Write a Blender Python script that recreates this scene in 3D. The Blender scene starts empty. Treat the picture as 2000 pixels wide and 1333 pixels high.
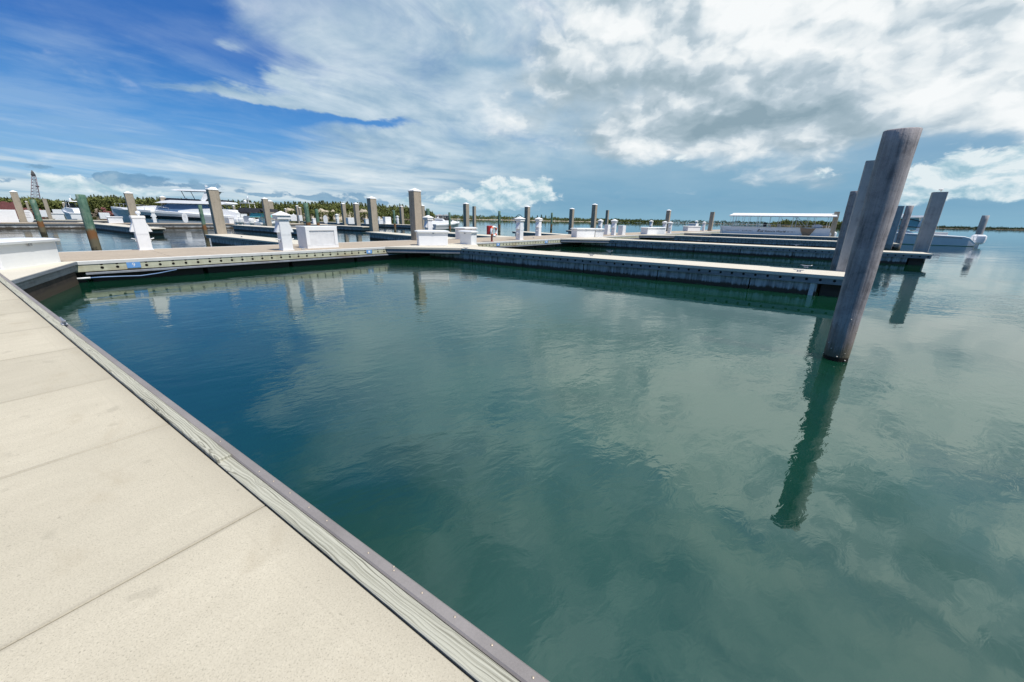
import bpy, bmesh, math, random
from mathutils import Vector, Matrix, Quaternion

random.seed(11)
SC = bpy.context.scene
R_ = math.radians

# ------------------------------------------------------------------ camera
CAM_H = 2.18
PITCH, ROLL, FPX = R_(17.70), R_(1.11), 745.4      # FPX: focal length in pixels of a 2000 px wide picture
cam_data = bpy.data.cameras.new("camera")
cam_data.sensor_fit = 'HORIZONTAL'
cam_data.sensor_width = 36.0
cam_data.lens = 36.0 * FPX / 2000.0
cam_data.clip_start = 0.05
cam_data.clip_end = 20000.0
cam = bpy.data.objects.new("camera", cam_data)
SC.collection.objects.link(cam)
_fw = Vector((0, math.cos(PITCH), -math.sin(PITCH)))
_up0 = Vector((0, math.sin(PITCH), math.cos(PITCH)))
_r0 = Vector((1, 0, 0))
CR = math.cos(ROLL) * _r0 + math.sin(ROLL) * _up0
CU = math.cos(ROLL) * _up0 - math.sin(ROLL) * _r0
cam.matrix_world = Matrix(((CR.x, CU.x, -_fw.x, 0), (CR.y, CU.y, -_fw.y, 0), (CR.z, CU.z, -_fw.z, CAM_H), (0, 0, 0, 1)))
SC.camera = cam


def at(u, v, z):
    """where the sight line through a pixel of the 2000 px wide photograph meets the level z"""
    r = CR * ((u - 1000) / FPX) + CU * ((666.5 - v) / FPX) + _fw
    t = (z - CAM_H) / r.z
    return Vector((r.x * t, r.y * t, z))


def sky_at(u, v):
    """azimuth (radians, from +Y towards +X) and tangent of the elevation of a pixel"""
    r = CR * ((u - 1000) / FPX) + CU * ((666.5 - v) / FPX) + _fw
    return math.atan2(r.x, r.y), r.z / math.hypot(r.x, r.y)


# ------------------------------------------------------------------ exposure / render
SC.view_settings.view_transform = 'Standard'
SC.view_settings.look = 'None'
SC.view_settings.exposure = 0.0
SC.view_settings.gamma = 1.0
SC.view_settings.use_curve_mapping = False
SC.cycles.use_denoising = True
SC.cycles.max_bounces = 6
SC.cycles.diffuse_bounces = 3
SC.cycles.glossy_bounces = 4
SC.cycles.caustics_reflective = False
SC.cycles.caustics_refractive = False
SC.cycles.sample_clamp_indirect = 6.0

# ------------------------------------------------------------------ sun
SUN_AZ, SUN_EL = R_(122.0), R_(61.0)
sun_dir = Vector((math.sin(SUN_AZ) * math.cos(SUN_EL), math.cos(SUN_AZ) * math.cos(SUN_EL), math.sin(SUN_EL)))
sun_data = bpy.data.lights.new("sun", 'SUN')
sun_data.energy = 5.0
sun_data.angle = R_(0.53)
sun_data.color = (1.0, 0.955, 0.88)
sun = bpy.data.objects.new("sun", sun_data)
sun.rotation_euler = sun_dir.to_track_quat('Z', 'Y').to_euler()
sun.location = (0, 0, 60)
SC.collection.objects.link(sun)


# ------------------------------------------------------------------ small shader-expression helper
class E:
    """a node socket (or number) that grows Math nodes under + - * /"""
    tree = None

    def __init__(self, s):
        self.s = s

    @staticmethod
    def m(op, *a, clamp=False):
        n = E.tree.nodes.new('ShaderNodeMath')
        n.operation = op
        n.use_clamp = clamp
        for i, x in enumerate(a):
            if isinstance(x, E):
                if isinstance(x.s, (int, float)):
                    n.inputs[i].default_value = x.s
                else:
                    E.tree.links.new(x.s, n.inputs[i])
            else:
                n.inputs[i].default_value = x
        return E(n.outputs[0])

    def __add__(a, b): return E.m('ADD', a, b)
    def __radd__(a, b): return E.m('ADD', b, a)
    def __sub__(a, b): return E.m('SUBTRACT', a, b)
    def __rsub__(a, b): return E.m('SUBTRACT', b, a)
    def __mul__(a, b): return E.m('MULTIPLY', a, b)
    def __rmul__(a, b): return E.m('MULTIPLY', b, a)
    def __truediv__(a, b): return E.m('DIVIDE', a, b)
    def __rtruediv__(a, b): return E.m('DIVIDE', b, a)
    def __pow__(a, b): return E.m('POWER', a, b)
    def max(a, b): return E.m('MAXIMUM', a, b)
    def min(a, b): return E.m('MINIMUM', a, b)
    def clamp(a): return E.m('ADD', a, 0.0, clamp=True)


def smooth(x, lo, hi, a=0.0, b=1.0):
    n = E.tree.nodes.new('ShaderNodeMapRange')
    n.interpolation_type = 'SMOOTHSTEP'
    E.tree.links.new(x.s, n.inputs[0])
    n.inputs[1].default_value = lo
    n.inputs[2].default_value = hi
    n.inputs[3].default_value = a
    n.inputs[4].default_value = b
    return E(n.outputs[0])


def vec(x, y, z=0.0):
    n = E.tree.nodes.new('ShaderNodeCombineXYZ')
    for i, q in enumerate((x, y, z)):
        if isinstance(q, E):
            E.tree.links.new(q.s, n.inputs[i])
        else:
            n.inputs[i].default_value = q
    return n.outputs[0]


def noise(v, scale=5.0, detail=4.0, rough=0.5, dist=0.0, lac=2.0):
    n = E.tree.nodes.new('ShaderNodeTexNoise')
    n.inputs['Scale'].default_value = scale
    n.inputs['Detail'].default_value = detail
    n.inputs['Roughness'].default_value = rough
    n.inputs['Lacunarity'].default_value = lac
    n.inputs['Distortion'].default_value = dist
    if v is not None:
        E.tree.links.new(v, n.inputs['Vector'])
    return n


def mixc(f, a, b, mode='MIX'):
    n = E.tree.nodes.new('ShaderNodeMix')
    n.data_type = 'RGBA'
    n.blend_type = mode
    n.clamp_factor = True
    for s, q in ((n.inputs[0], f), (n.inputs[6], a), (n.inputs[7], b)):
        if isinstance(q, E):
            q = q.s
        if isinstance(q, (int, float)):
            s.default_value = q
        elif isinstance(q, (tuple, list)):
            s.default_value = (q[0], q[1], q[2], 1.0)
        else:
            E.tree.links.new(q, s)
    return n.outputs[2]


def ramp(f, stops, interp='LINEAR'):
    n = E.tree.nodes.new('ShaderNodeValToRGB')
    n.color_ramp.interpolation = interp
    while len(n.color_ramp.elements) < len(stops):
        n.color_ramp.elements.new(0.5)
    for el, (p, c) in zip(n.color_ramp.elements, stops):
        el.position = p
        el.color = (c[0], c[1], c[2], 1.0) if isinstance(c, (tuple, list)) else (c, c, c, 1.0)
    E.tree.links.new(f.s if isinstance(f, E) else f, n.inputs[0])
    return n.outputs[0]


# ------------------------------------------------------------------ world: Nishita sky with the clouds of the day
world = bpy.data.worlds.new("World")
SC.world = world
world.use_nodes = True
wt = world.node_tree
for n_ in list(wt.nodes):
    wt.nodes.remove(n_)
E.tree = wt
w_out = wt.nodes.new('ShaderNodeOutputWorld')
w_bg = wt.nodes.new('ShaderNodeBackground')
STR = 0.1
w_bg.inputs['Strength'].default_value = STR
wt.links.new(w_bg.outputs[0], w_out.inputs[0])
sky = wt.nodes.new('ShaderNodeTexSky')
sky.sky_type = 'NISHITA'
sky.sun_disc = False
sky.sun_elevation = SUN_EL
sky.sun_rotation = SUN_AZ
sky.altitude = 0.0
sky.air_density = 1.0
sky.dust_density = 0.6
sky.ozone_density = 2.5
tc = wt.nodes.new('ShaderNodeTexCoord')
sx = wt.nodes.new('ShaderNodeSeparateXYZ')
wt.links.new(tc.outputs['Generated'], sx.inputs[0])
X, Y, Z = E(sx.outputs[0]), E(sx.outputs[1]), E(sx.outputs[2]).max(0.0)
HYP = E.m('SQRT', X * X + Y * Y).max(0.02)
AZ = E.m('ARCTAN2', X, Y)
TE = (Z / HYP).min(6.0)
TL = E.m('LOGARITHM', 1.0 + TE * 4.0, 2.718)          # elevation, squeezed towards the zenith
AT = vec(AZ, TL)

# warped coordinates so that cloud outlines are never smooth ellipses
wn = noise(AT, 3.2, 6.0, 0.58)
ws = wt.nodes.new('ShaderNodeSeparateColor')
wt.links.new(wn.outputs['Color'], ws.inputs[0])
AW = AZ + (E(ws.outputs[0]) - 0.5) * (0.10 + TE.min(0.5) * 0.55)
TW = TE + (E(ws.outputs[1]) - 0.5) * (0.035 + TE.min(0.6) * 0.42)


def blob(a, t, sa, st, amp):
    u = (AW - a) * (1.0 / sa)
    v = (TW - t) * (1.0 / st)
    return E.m('EXPONENT', (u * u + v * v) * -1.0) * amp


def blobs(lst):
    tot = None
    for b in lst:
        q = blob(*b)
        tot = q if tot is None else tot + q
    return tot


def C10(r, g, b):
    return (r / STR, g / STR, b / STR)


# clear sky: Nishita pulled towards the deep tropical blue of the photograph
base = mixc(1.0, sky.outputs[0], (0.52, 0.80, 1.12), 'MULTIPLY')
deep = ramp((TE * 1.6).clamp(), [(0.0, C10(.40, .62, .78)), (0.10, C10(.27, .52, .78)), (0.26, C10(.075, .30, .68)),
                                 (0.46, C10(.024, .155, .53)), (1.0, C10(.018, .11, .40))])
col = mixc(0.80, base, deep)

# --- high veil of drawn-out cloud: a noise on a flat layer overhead, combed along one direction
den = Z + 0.10
PX, PY = X / den, Y / den
bt = 0.42
U_ = PX * math.sin(bt) + PY * math.cos(bt)
V_ = PX * math.cos(bt) - PY * math.sin(bt)
vw = noise(vec(PX, PY), 0.55, 3.0, 0.5)
vws = wt.nodes.new('ShaderNodeSeparateColor')
wt.links.new(vw.outputs['Color'], vws.inputs[0])
V_ = V_ + (E(vws.outputs[0]) - .5) * 1.3
U_ = U_ + (E(vws.outputs[1]) - .5) * 1.3
vn = noise(vec(U_ * 0.50, V_ * 0.95), 1.15, 9.0, 0.60, 0.5)
mott = noise(vec(PX, PY), 1.5, 7.0, 0.62, 0.4)
vn2 = noise(vec(U_ * 0.12 + 3.1, V_ * 0.34), 1.3, 5.0, 0.55, 0.3)
hole = blobs([(-0.70, .25, .18, .085, .85), (-0.76, .37, .15, .10, .75), (-0.92, .22, .20, .08, .45),
              (-0.50, .205, .15, .022, .62), (-0.31, .203, .08, .008, .40), (-0.95, .14, .3, .05, .30), (-0.66, .135, .26, .040, .36), (-0.85, .09, .2, .03, .2),
              (-0.86, .58, .22, .16, .50), (-1.2, 1.0, .5, .4, .45), (-0.50, .85, .50, .36, .36), (0.05, 1.3, .7, .5, .34), (-1.9, .4, .6, .5, .3)])
wisp = blobs([(-0.76, .255, .13, .034, .52), (-0.82, .288, .16, .018, .38), (-0.68, .226, .15, .020, .36), (-0.56, .218, .15, .016, .62), (-0.44, .222, .12, .014, .5), (-0.50, .262, .05, .012, .42), (-0.58, .30, .04, .014, .32), (-0.70, .34, .14, .02, .22)])
mo2 = noise(AT, 3.0, 6.0, 0.55, 0.3)
back = smooth(E.m('ABSOLUTE', AZ), 1.20, 1.75, 0.0, .40).max(smooth(TE, 1.9, 4.0, 0.0, .5))
veil_d = E(vn.outputs[0]) * 0.95 - back + smooth(TE, .50, .85) * smooth(AZ, .25, .75) * (E(mo2.outputs[0]) - 0.50) * 1.7 + E(vn2.outputs[0]) * 0.55 - hole + wisp
veil_a = smooth(veil_d, 0.34, 0.74, 0.0, 0.94)
veil_c = ramp(E(vn.outputs[0]) * 0.35 + E(mo2.outputs[0]) * 0.35 + E(mott.outputs[0]) * 0.30,
              [(0.38, C10(.20, .36, .53)), (0.47, C10(.40, .55, .67)), (0.54, C10(.60, .72, .80)), (0.62, C10(.84, .90, .92))])
col = mixc(veil_a, col, veil_c)

soft = blobs([(-0.76, .262, .13, .055, 1.0), (-0.60, .228, .20, .030, 1.0), (-0.85, .165, .30, .060, .9), (-0.58, .33, .12, .05, .6)])
col = mixc(soft.clamp() * smooth(E(vn.outputs[0]) * .6 + E(mott.outputs[0]) * .4, .40, .60, 0.0, .34), col, C10(.52, .66, .80))
# --- pale rainy air low down on the right and in the middle
rain = smooth(AZ + (E(ws.outputs[1]) - .5) * .5, -0.36, 0.14) * smooth(TE + (E(ws.outputs[0]) - .5) * .10, 0.26, 0.08)
rain_c = ramp((TE * 5.0).clamp(), [(0.0, C10(.150, .335, .50)), (0.30, C10(.195, .395, .56)), (1.0, C10(.31, .49, .63))])
col = mixc(rain * 0.92, col, rain_c)

# --- drawn-out layers near the left horizon
hn = noise(vec(AZ * 2.6, TE * 30.0 + AZ * 2.0), 1.6, 7.0, 0.55, 0.4)
hl = smooth(AZ, 0.15, -0.25) * smooth(TE, 0.20, 0.05)
col = mixc(smooth(E(hn.outputs[0]), 0.44, 0.68, 0.0, 0.80) * hl, col, C10(.66, .76, .82))
col = mixc(smooth(E(hn.outputs[0]), 0.50, 0.34, 0.0, 0.55) * hl, col, C10(.26, .46, .66))

gapb = blobs([(0.78, .130, .10, .030, .9), (-0.06, .33, .07, .025, .75), (0.02, .26, .05, .02, .5), (0.66, .36, .03, .05, .6)])
col = mixc(gapb.clamp() * 0.85, col, C10(.20, .385, .57))
# --- heaped cloud: billows (rounded cells broken up by noise); the same field sampled a little higher gives lit tops and grey bases
def billow(v, scale, det):
    n = wt.nodes.new('ShaderNodeTexVoronoi')
    n.voronoi_dimensions = '2D'
    n.feature = 'SMOOTH_F1'
    n.inputs['Scale'].default_value = scale
    n.inputs['Detail'].default_value = det
    n.inputs['Roughness'].default_value = 0.52
    n.inputs['Lacunarity'].default_value = 2.1
    n.inputs['Smoothness'].default_value = 0.35
    wt.links.new(v, n.inputs['Vector'])
    return 1.0 - E(n.outputs['Distance'])


def n2d(v, scale, detail, rough, dist=0.0):
    n = noise(v, scale, detail, rough, dist)
    n.noise_dimensions = '2D'
    return n


HX, HY = AZ, TL * 0.80
wv = n2d(vec(HX, HY), 7.0, 6.0, 0.58)
wvs = wt.nodes.new('ShaderNodeSeparateColor')
wt.links.new(wv.outputs['Color'], wvs.inputs[0])
BX = HX + (E(wvs.outputs[0]) - .5) * .13
BY = HY + (E(wvs.outputs[1]) - .5) * .13
B1 = billow(vec(BX, BY), 6.5, 3.0)
B2 = billow(vec(BX + 0.020, BY + 0.042), 6.5, 3.0)
cn1 = n2d(vec(HX, HY), 4.6, 9.0, 0.56, 0.2)
F1 = E(cn1.outputs[0])
cn3 = n2d(vec(HX, HY), 2.7, 4.0, 0.5, 0.3)
cn4 = n2d(vec(HX + 0.03, HY + 0.11), 2.7, 4.0, 0.5, 0.3)
heap = blobs([(0.20, .36, .24, .10, .80), (0.46, .36, .22, .14, .75), (0.50, .235, .19, .065, .75), (0.32, .180, .26, .055, .66),
              (0.06, .24, .13, .06, .32), (0.73, .190, .14, .055, .95), (0.66, .33, .12, .06, .6), (0.86, .28, .18, .08, .62),
              (0.40, .47, .26, .07, .5), (0.50, .58, .26, .13, 1.1), (0.95, .62, .30, .20, .60), (1.35, .9, .35, .30, .6), (0.62, .88, .25, .12, .45),
              (0.64, .085, .06, .03, .40), (1.02, .12, .12, .05, .6), (0.99, .205, .16, .075, 1.2), (0.95, .34, .18, .09, .8),
              (-0.16, .33, .22, .08, .16), (1.6, .35, .25, .2, .5), (2.6, .4, .4, .15, .4)])
heap_d = heap - gapb * 0.50 + (F1 - 0.5) * 0.85 + (B1 - 0.50) * 0.38 + 0.06
heap_a = smooth(heap_d, 0.10, 0.66)
lit = (B1 - B2) * 0.85 + (E(cn3.outputs[0]) - E(cn4.outputs[0])) * 2.3 + 0.50 + (heap_d - 0.6) * 0.12 + (TW - 0.22) * 0.30
basein = blobs([(0.34, .160, .28, .045, .42), (0.10, .22, .14, .05, .36), (0.20, .285, .15, .03, .20), (0.80, .055, .2, .02, .30), (0.52, .205, .14, .022, .26), (0.55, .30, .2, .022, .18), (0.9, .24, .1, .04, .10), (1.02, .22, .13, .10, -.30), (0.55, .63, .28, .10, -.28)])
heap_c = ramp((lit - basein * 0.8 + (F1 - .5) * .8 + (E(mo2.outputs[0]) - .5) * .5) * 0.66 + 0.30, [(0.0, C10(.26, .37, .44)), (0.30, C10(.37, .48, .55)), (0.50, C10(.50, .60, .67)), (0.66, C10(.69, .765, .81)), (0.80, C10(.83, .88, .90)), (1.0, C10(.95, .975, .98))])
col = mixc(heap_a * 0.96, col, heap_c)

# --- distant white towers over the middle of the horizon and small dark scud on the left
tn = noise(vec(AZ, TE * 1.7), 19.0, 7.0, 0.58, 0.3)
TN = E(tn.outputs[0])
tn2 = noise(vec(AZ + 0.006, TE * 1.7 + 0.018), 19.0, 5.0, 0.58, 0.3)
tow = blobs([(-0.03, .058, .075, .034, 1.05), (-0.14, .045, .07, .020, .66), (0.06, .060, .055, .028, .62), (-0.25, .038, .05, .014, .5), (0.85, .080, .085, .032, 1.05), (0.765, .066, .05, .026, .62), (0.98, .09, .08, .04, .9), (0.63, .095, .06, .022, .45), (0.36, .128, .05, .016, .42), (-0.84, .050, .10, .020, .62), (-0.72, .035, .07, .012, .5)])
tow_a = smooth(tow + (TN - .5) * 1.5, 0.34, 0.56) * (tow * 4.0).clamp()
tow_l = ((TN - E(tn2.outputs[0])) * 4.0 + 0.45 + (TE - .045) * 6.0).clamp()
col = mixc(tow_a * 0.90, col, ramp(tow_l, [(0.0, C10(.36, .56, .66)), (0.45, C10(.56, .72, .79)), (0.9, C10(.82, .90, .92))]))
scud = blobs([(-0.74, .060, .055, .0085, .85), (-0.66, .048, .075, .007, .75), (-0.80, .063, .02, .006, .6), (-0.86, .072, .03, .005, .5), (-0.56, .040, .06, .005, .5),
              (-0.45, .040, .07, .010, .65), (-0.33, .034, .09, .010, .65), (-0.22, .050, .05, .007, .4), (-0.90, .052, .03, .008, .6), (-0.37, .052, .05, .006, .4)])
scud_a = smooth(scud + (TN - .5) * 2.2, 0.34, 0.56) * (scud * 4.0).clamp()
col = mixc(scud_a * 0.82, col, ramp((TN * 1.6 - .35).clamp(), [(0.2, C10(.115, .27, .46)), (0.8, C10(.24, .42, .58))]))

# --- grey sheet of cloud high overhead
AZH = AZ + (E(ws.outputs[0]) - .5) * .6
high = smooth(AZH, -1.35, -0.75) * smooth(AZ, 1.7, 1.1) * smooth(TE + (E(mo2.outputs[0]) - .5) * .5, .52, .95)
col = mixc(high * 0.80, col, mixc(smooth(AZH, -0.62, 0.05), C10(.075, .13, .145), ramp(E(mo2.outputs[0]), [(0.40, C10(.24, .35, .41)), (0.60, C10(.47, .56, .60))])))
# --- thin haze on the very horizon
col = mixc(smooth(TE, 0.05, 0.0, 0.0, 0.55), col, C10(.30, .53, .66))
wt.links.new(col, w_bg.inputs['Color'])
E.END = None

# ------------------------------------------------------------------ materials
MATS = {}


def begin(name):
    m = bpy.data.materials.new(name)
    m.use_nodes = True
    E.tree = m.node_tree
    b = m.node_tree.nodes['Principled BSDF']
    MATS[name] = m
    return m, b


def setc(b, col, rough=0.6, spec=0.5, metal=0.0):
    i = b.inputs['Base Color']
    if isinstance(col, (tuple, list)):
        i.default_value = (col[0], col[1], col[2], 1)
    else:
        E.tree.links.new(col, i)
    r = b.inputs['Roughness']
    if isinstance(rough, (int, float)):
        r.default_value = rough
    else:
        E.tree.links.new(rough.s if isinstance(rough, E) else rough, r)
    b.inputs['Specular IOR Level'].default_value = spec
    b.inputs['Metallic'].default_value = metal


def bump(b, h, strength=0.3, dist=0.01):
    n = E.tree.nodes.new('ShaderNodeBump')
    n.inputs['Strength'].default_value = strength
    n.inputs['Distance'].default_value = dist
    E.tree.links.new(h.s if isinstance(h, E) else h, n.inputs['Height'])
    E.tree.links.new(n.outputs[0], b.inputs['Normal'])


def coords(kind='Object'):
    n = E.tree.nodes.new('ShaderNodeTexCoord')
    return n.outputs[kind]


def position():
    n = E.tree.nodes.new('ShaderNodeNewGeometry')
    return n.outputs['Position']


def sep(v):
    n = E.tree.nodes.new('ShaderNodeSeparateXYZ')
    E.tree.links.new(v, n.inputs[0])
    return E(n.outputs[0]), E(n.outputs[1]), E(n.outputs[2])


def rnd():
    n = E.tree.nodes.new('ShaderNodeObjectInfo')
    return E(n.outputs['Random'])


# dock directions: fingers run along DV, the basin opens along NV, the long walkway runs along WV
TH = R_(33.61)
DV = Vector((math.cos(TH), -math.sin(TH), 0))
NV = Vector((math.sin(TH), math.cos(TH), 0))
WA = R_(38.89)
WV = Vector((math.sin(WA), math.cos(WA), 0))
EV = Vector((math.cos(WA), -math.sin(WA), 0))


def dotv(px, py, v):
    return px * v.x + py * v.y


def concrete(name, c_hi, c_lo, broom=NV, joints=False, stain=0.5):
    m, b = begin(name)
    p = position()
    px, py, pz = sep(p)
    al, ac = dotv(px, py, broom), dotv(px, py, Vector((broom.y, -broom.x, 0)))
    big = E(noise(p, 0.9, 5.0, 0.62).outputs[0])
    mid = E(noise(vec(al * 1.6, ac * 5.0), 1.5, 6.0, 0.65, 0.5).outputs[0])
    fine = E(noise(p, 120.0, 3.0, 0.7).outputs[0])
    grit = E(noise(p, 150.0, 3.0, 0.75).outputs[0])
    f = (big * 0.30 + mid * 0.28 + fine * 0.42).clamp()
    c = ramp(f, [(0.30, c_lo), (0.52, [0.5 * (x + y) for x, y in zip(c_hi, c_lo)]), (0.66, c_hi)])
    c = mixc(smooth(grit, 0.53, 0.68, 0.0, 0.62), c, [x * 0.42 for x in c_lo])
    c = mixc(smooth(grit, 0.40, 0.26, 0.0, 0.35), c, [min(1, x * 1.25) for x in c_hi])
    sp = E(noise(p, 5.0, 3.0, 0.5).outputs[0])
    c = mixc(smooth(sp, 0.66, 0.74, 0.0, stain), c, [x * 0.5 for x in c_lo])
    if joints:
        wn_ = E.tree.nodes.new('ShaderNodeTexWhiteNoise')
        wn_.noise_dimensions = '1D'
        E.tree.links.new(E.m('FLOOR', (ac * -1.0 - 2.035 + 100 * 1.475) / 1.475).s, wn_.inputs['W'])
        c = mixc(E(wn_.outputs['Value']) * 0.30, c, [x * 0.72 for x in c_lo])
        sm_ = E(noise(vec(al * 2.2, ac * 1.1), 1.3, 5.0, 0.62, 0.6).outputs[0])
        c = mixc(smooth(sm_, .54, .72, 0.0, .30), c, [c_lo[0] * .80, c_lo[1] * .74, c_lo[2] * .66])
        pit = E(noise(p, 34.0, 3.0, 0.65).outputs[0])
        c = mixc(smooth(pit, .66, .73, 0.0, .55), c, [x * .5 for x in c_lo])
        # soiled lines beside the saw joints and the trowelled margin along the edge
        q = E.m('ABSOLUTE', E.m('FRACT', (ac * -1.0 - 2.035 + 100.5 * 1.475) / 1.475) - 0.5) * 1.475
        q = q + (mid - 0.5) * 0.05
        c = mixc(smooth(q, 0.030, 0.004, 0.0, 0.45) * smooth(big, 0.36, 0.56, .35, 1.0), c, [x * 0.55 for x in c_lo])
        c = mixc(smooth(q, 0.16, 0.0, 0.0, 0.22) * smooth(mid, 0.40, 0.6), c, [x * 0.7 for x in c_lo])
        e = E.m('ABSOLUTE', al - 0.535) + (mid - .5) * 0.006
        c = mixc(smooth(e, 0.010, 0.0, 0.0, 0.08), c, [x * 0.6 for x in c_lo])
        c = mixc(smooth(al + (mid - .5) * .16, 0.50, 0.72, 0.0, 0.40), c, [x * 0.74 for x in c_lo])
    setc(b, c, 0.88, 0.25)
    bump(b, fine * 0.6 + grit * 0.5 + mid * 0.8, 0.35, 0.004)
    return m


concrete('deck_concrete', (.605, .55, .435), (.445, .402, .312), NV, True, 0.22)
concrete('walkway_concrete', (.50, .425, .335), (.35, .29, .225), EV, False, 0.3)
concrete('finger_concrete', (.70, .655, .56), (.56, .515, .42), NV, False, 0.2)

# weathered curb timber: long wavy grain with a few knots
m, b = begin('curb_timber')
p = position()
px, py, pz = sep(p)
al, ac = dotv(px, py, DV), dotv(px, py, NV)
wob = E(noise(vec(al * 1.3, ac * 4.0), 1.2, 3.0, 0.55).outputs[0])
knot = E(noise(vec(al * 2.4, ac * 11.0 + 7.0), 1.0, 2.0, 0.4).outputs[0])
ph = ac * 430.0 + (wob - .5) * 34.0 + smooth(knot, .58, .80, 0.0, 26.0)
irr = E(noise(vec(al * 0.9, ac * 150.0 + (wob - .5) * 11.0 + smooth(knot, .58, .80, 0.0, 9.0)), 1.0, 4.0, 0.6).outputs[0])
g = E.m('SINE', ph) * 0.5 + 0.5
fib = E(noise(vec(al * 7.0, ac * 260.0), 1.0, 4.0, 0.6).outputs[0])
gg = (E.m('POWER', g, 1.5) * 0.30 + smooth(irr, .34, .62) * .46 + fib * 0.28).clamp()
c = ramp(gg, [(0.10, (.12, .115, .09)), (0.34, (.31, .302, .242)), (0.70, (.47, .46, .382))])
blo = E(noise(vec(al * 0.8, ac * 4.0), 1.0, 3.0).outputs[0])
c = mixc(smooth(blo, 0.5, 0.75, 0, .30), c, (.33, .36, .30))
setc(b, c, 0.82, 0.2)
bump(b, gg, 0.6, 0.004)


def board(name, hi, lo, dirv, hole=None, wet=None):
    """weathered board; hole: row of dark bolt recesses along dirv"""
    m, b = begin(name)
    p = position()
    px, py, pz = sep(p)
    al = dotv(px, py, dirv)
    n1 = E(noise(vec(al * 1.3, pz * 26.0, dotv(px, py, Vector((dirv.y, -dirv.x, 0)))), 1.0, 6.0, 0.65, 0.3).outputs[0])
    n2 = E(noise(vec(al * 0.55, pz * 2.0), 1.0, 3.0).outputs[0])
    n3 = E(noise(vec(al * 9.0, pz * 1.5), 1.0, 4.0, 0.6).outputs[0])
    c = ramp((n1 * 0.65 + n3 * 0.35).clamp(), [(0.32, lo), (0.60, hi)])
    c = mixc(smooth(n2, 0.50, 0.68, 0, .5), c, [lo[0] * 1.15, lo[1] * .86, lo[2] * .66])
    setc(b, c, 0.85, 0.2)
    bump(b, n1, 0.4, 0.004)
    return m


board('fascia_timber', (.56, .565, .43), (.33, .325, .23), WV)
board('finger_fascia', (.34, .34, .345), (.17, .17, .175), DV)
board('waler_timber', (.30, .33, .37), (.16, .17, .20), WV)
m, b = begin('bolt_recess'); setc(b, (.012, .011, .010), 0.9, 0.1)
m, b = begin('rub_plastic')
p = position(); n = E(noise(p, 3.0, 5.0, 0.6).outputs[0]); g2 = E(noise(p, 160.0, 2.0).outputs[0])
setc(b, ramp((n * .7 + g2 * .3).clamp(), [(0.3, (.195, .178, .172)), (0.7, (.28, .258, .25))]), 0.55, 0.4)
bump(b, g2, 0.15, 0.002)
m, b = begin('screw_metal'); setc(b, (.55, .46, .36), 0.45, 0.5, 0.6)


def floatmat(name, hi, lo, dirv):
    """concrete float side: grey with run-down streaks, black growth at the waterline"""
    m, b = begin(name)
    p = position()
    px, py, pz = sep(p)
    al = dotv(px, py, dirv)
    st = E(noise(vec(al * 9.0, pz * 0.9), 1.0, 6.0, 0.68, 0.4).outputs[0])
    st2 = E(noise(vec(al * 3.0, pz * 3.0), 1.0, 5.0, 0.6).outputs[0])
    c = ramp((st * .7 + st2 * .3).clamp(), [(0.36, lo), (0.58, hi)])
    edge = pz - .015 + (st - .5) * 0.26 + (st2 - .5) * .06
    c = mixc(smooth(edge, 0.155, 0.095), c, (.030, .024, .018))
    c = mixc(smooth(edge, 0.20, 0.11, 0, .6), c, (.09, .07, .05))
    setc(b, c, 0.8, 0.3)
    bump(b, st, 0.4, 0.01)


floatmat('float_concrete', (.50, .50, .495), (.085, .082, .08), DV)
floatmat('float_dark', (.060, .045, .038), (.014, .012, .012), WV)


def pile(name, hi, lo, grain=1.0, brown=True):
    """round timber or square concrete pile with stained foot"""
    m, b = begin(name)
    p = coords('Object')
    ox, oy, oz = sep(p)
    P = position()
    wx, wy, wz = sep(P)
    a = E.m('ARCTAN2', ox, oy)
    n1 = E(noise(vec(ox * 16.0 * grain, oy * 16.0 * grain, oz * 0.8), 1.0, 6.0, 0.62, 0.5).outputs[0])
    n2 = E(noise(p, 1.3, 5.0, 0.6).outputs[0])
    n3 = E(noise(p, 60.0, 2.0, 0.6).outputs[0])
    n4 = E(noise(vec(ox * 4.0, oy * 4.0, oz * 5.0), 1.0, 5.0, 0.62, 0.3).outputs[0])
    c = ramp((n1 * .42 + n2 * .30 + n4 * .28).clamp(), [(0.36, lo), (0.48, [0.55 * (x + y) for x, y in zip(hi, lo)]), (0.60, hi)])
    c = mixc(smooth(n3, .55, .75, 0, .35), c, [x * .6 for x in lo])
    cr = E(noise(vec(ox * 7.0 * grain, oy * 7.0 * grain, oz * .11), 1.0, 2.0, .5, 0.0).outputs[0])
    crack = smooth(E.m('ABSOLUTE', cr - .5), .0065, .0)
    cm = smooth(E(noise(p, .9, 2.0).outputs[0]), .50, .60)
    crk = crack * cm * (1.0 if grain > .9 else 0.0)
    c = mixc(crk * .75, c, (.012, .011, .012))
    dr = E(noise(vec(ox * 9.0, oy * 9.0, oz * 2.2), 1.0, 4.0, .6, .3).outputs[0])
    c = mixc(smooth(dr, .66, .74, 0, .5), c, (.52, .50, .48))
    if brown:
        s = wz + (n1 - .5) * .5 + (n4 - .5) * .3
        c = mixc(smooth(s, 0.74, 0.48, 0, .50), c, (.20, .15, .105))
        c = mixc(smooth(s, 0.36, 0.14, 0, .85), c, (.13, .115, .072))
        c = mixc(smooth(wz + (n4 - .5) * .05, 0.085, 0.055), c, (.022, .018, .012))
    setc(b, c, 0.82, 0.25)
    bump(b, n1 * .8 + n4 * .5 + n3 * .2 - crk * 1.0, 0.7, 0.02)


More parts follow.
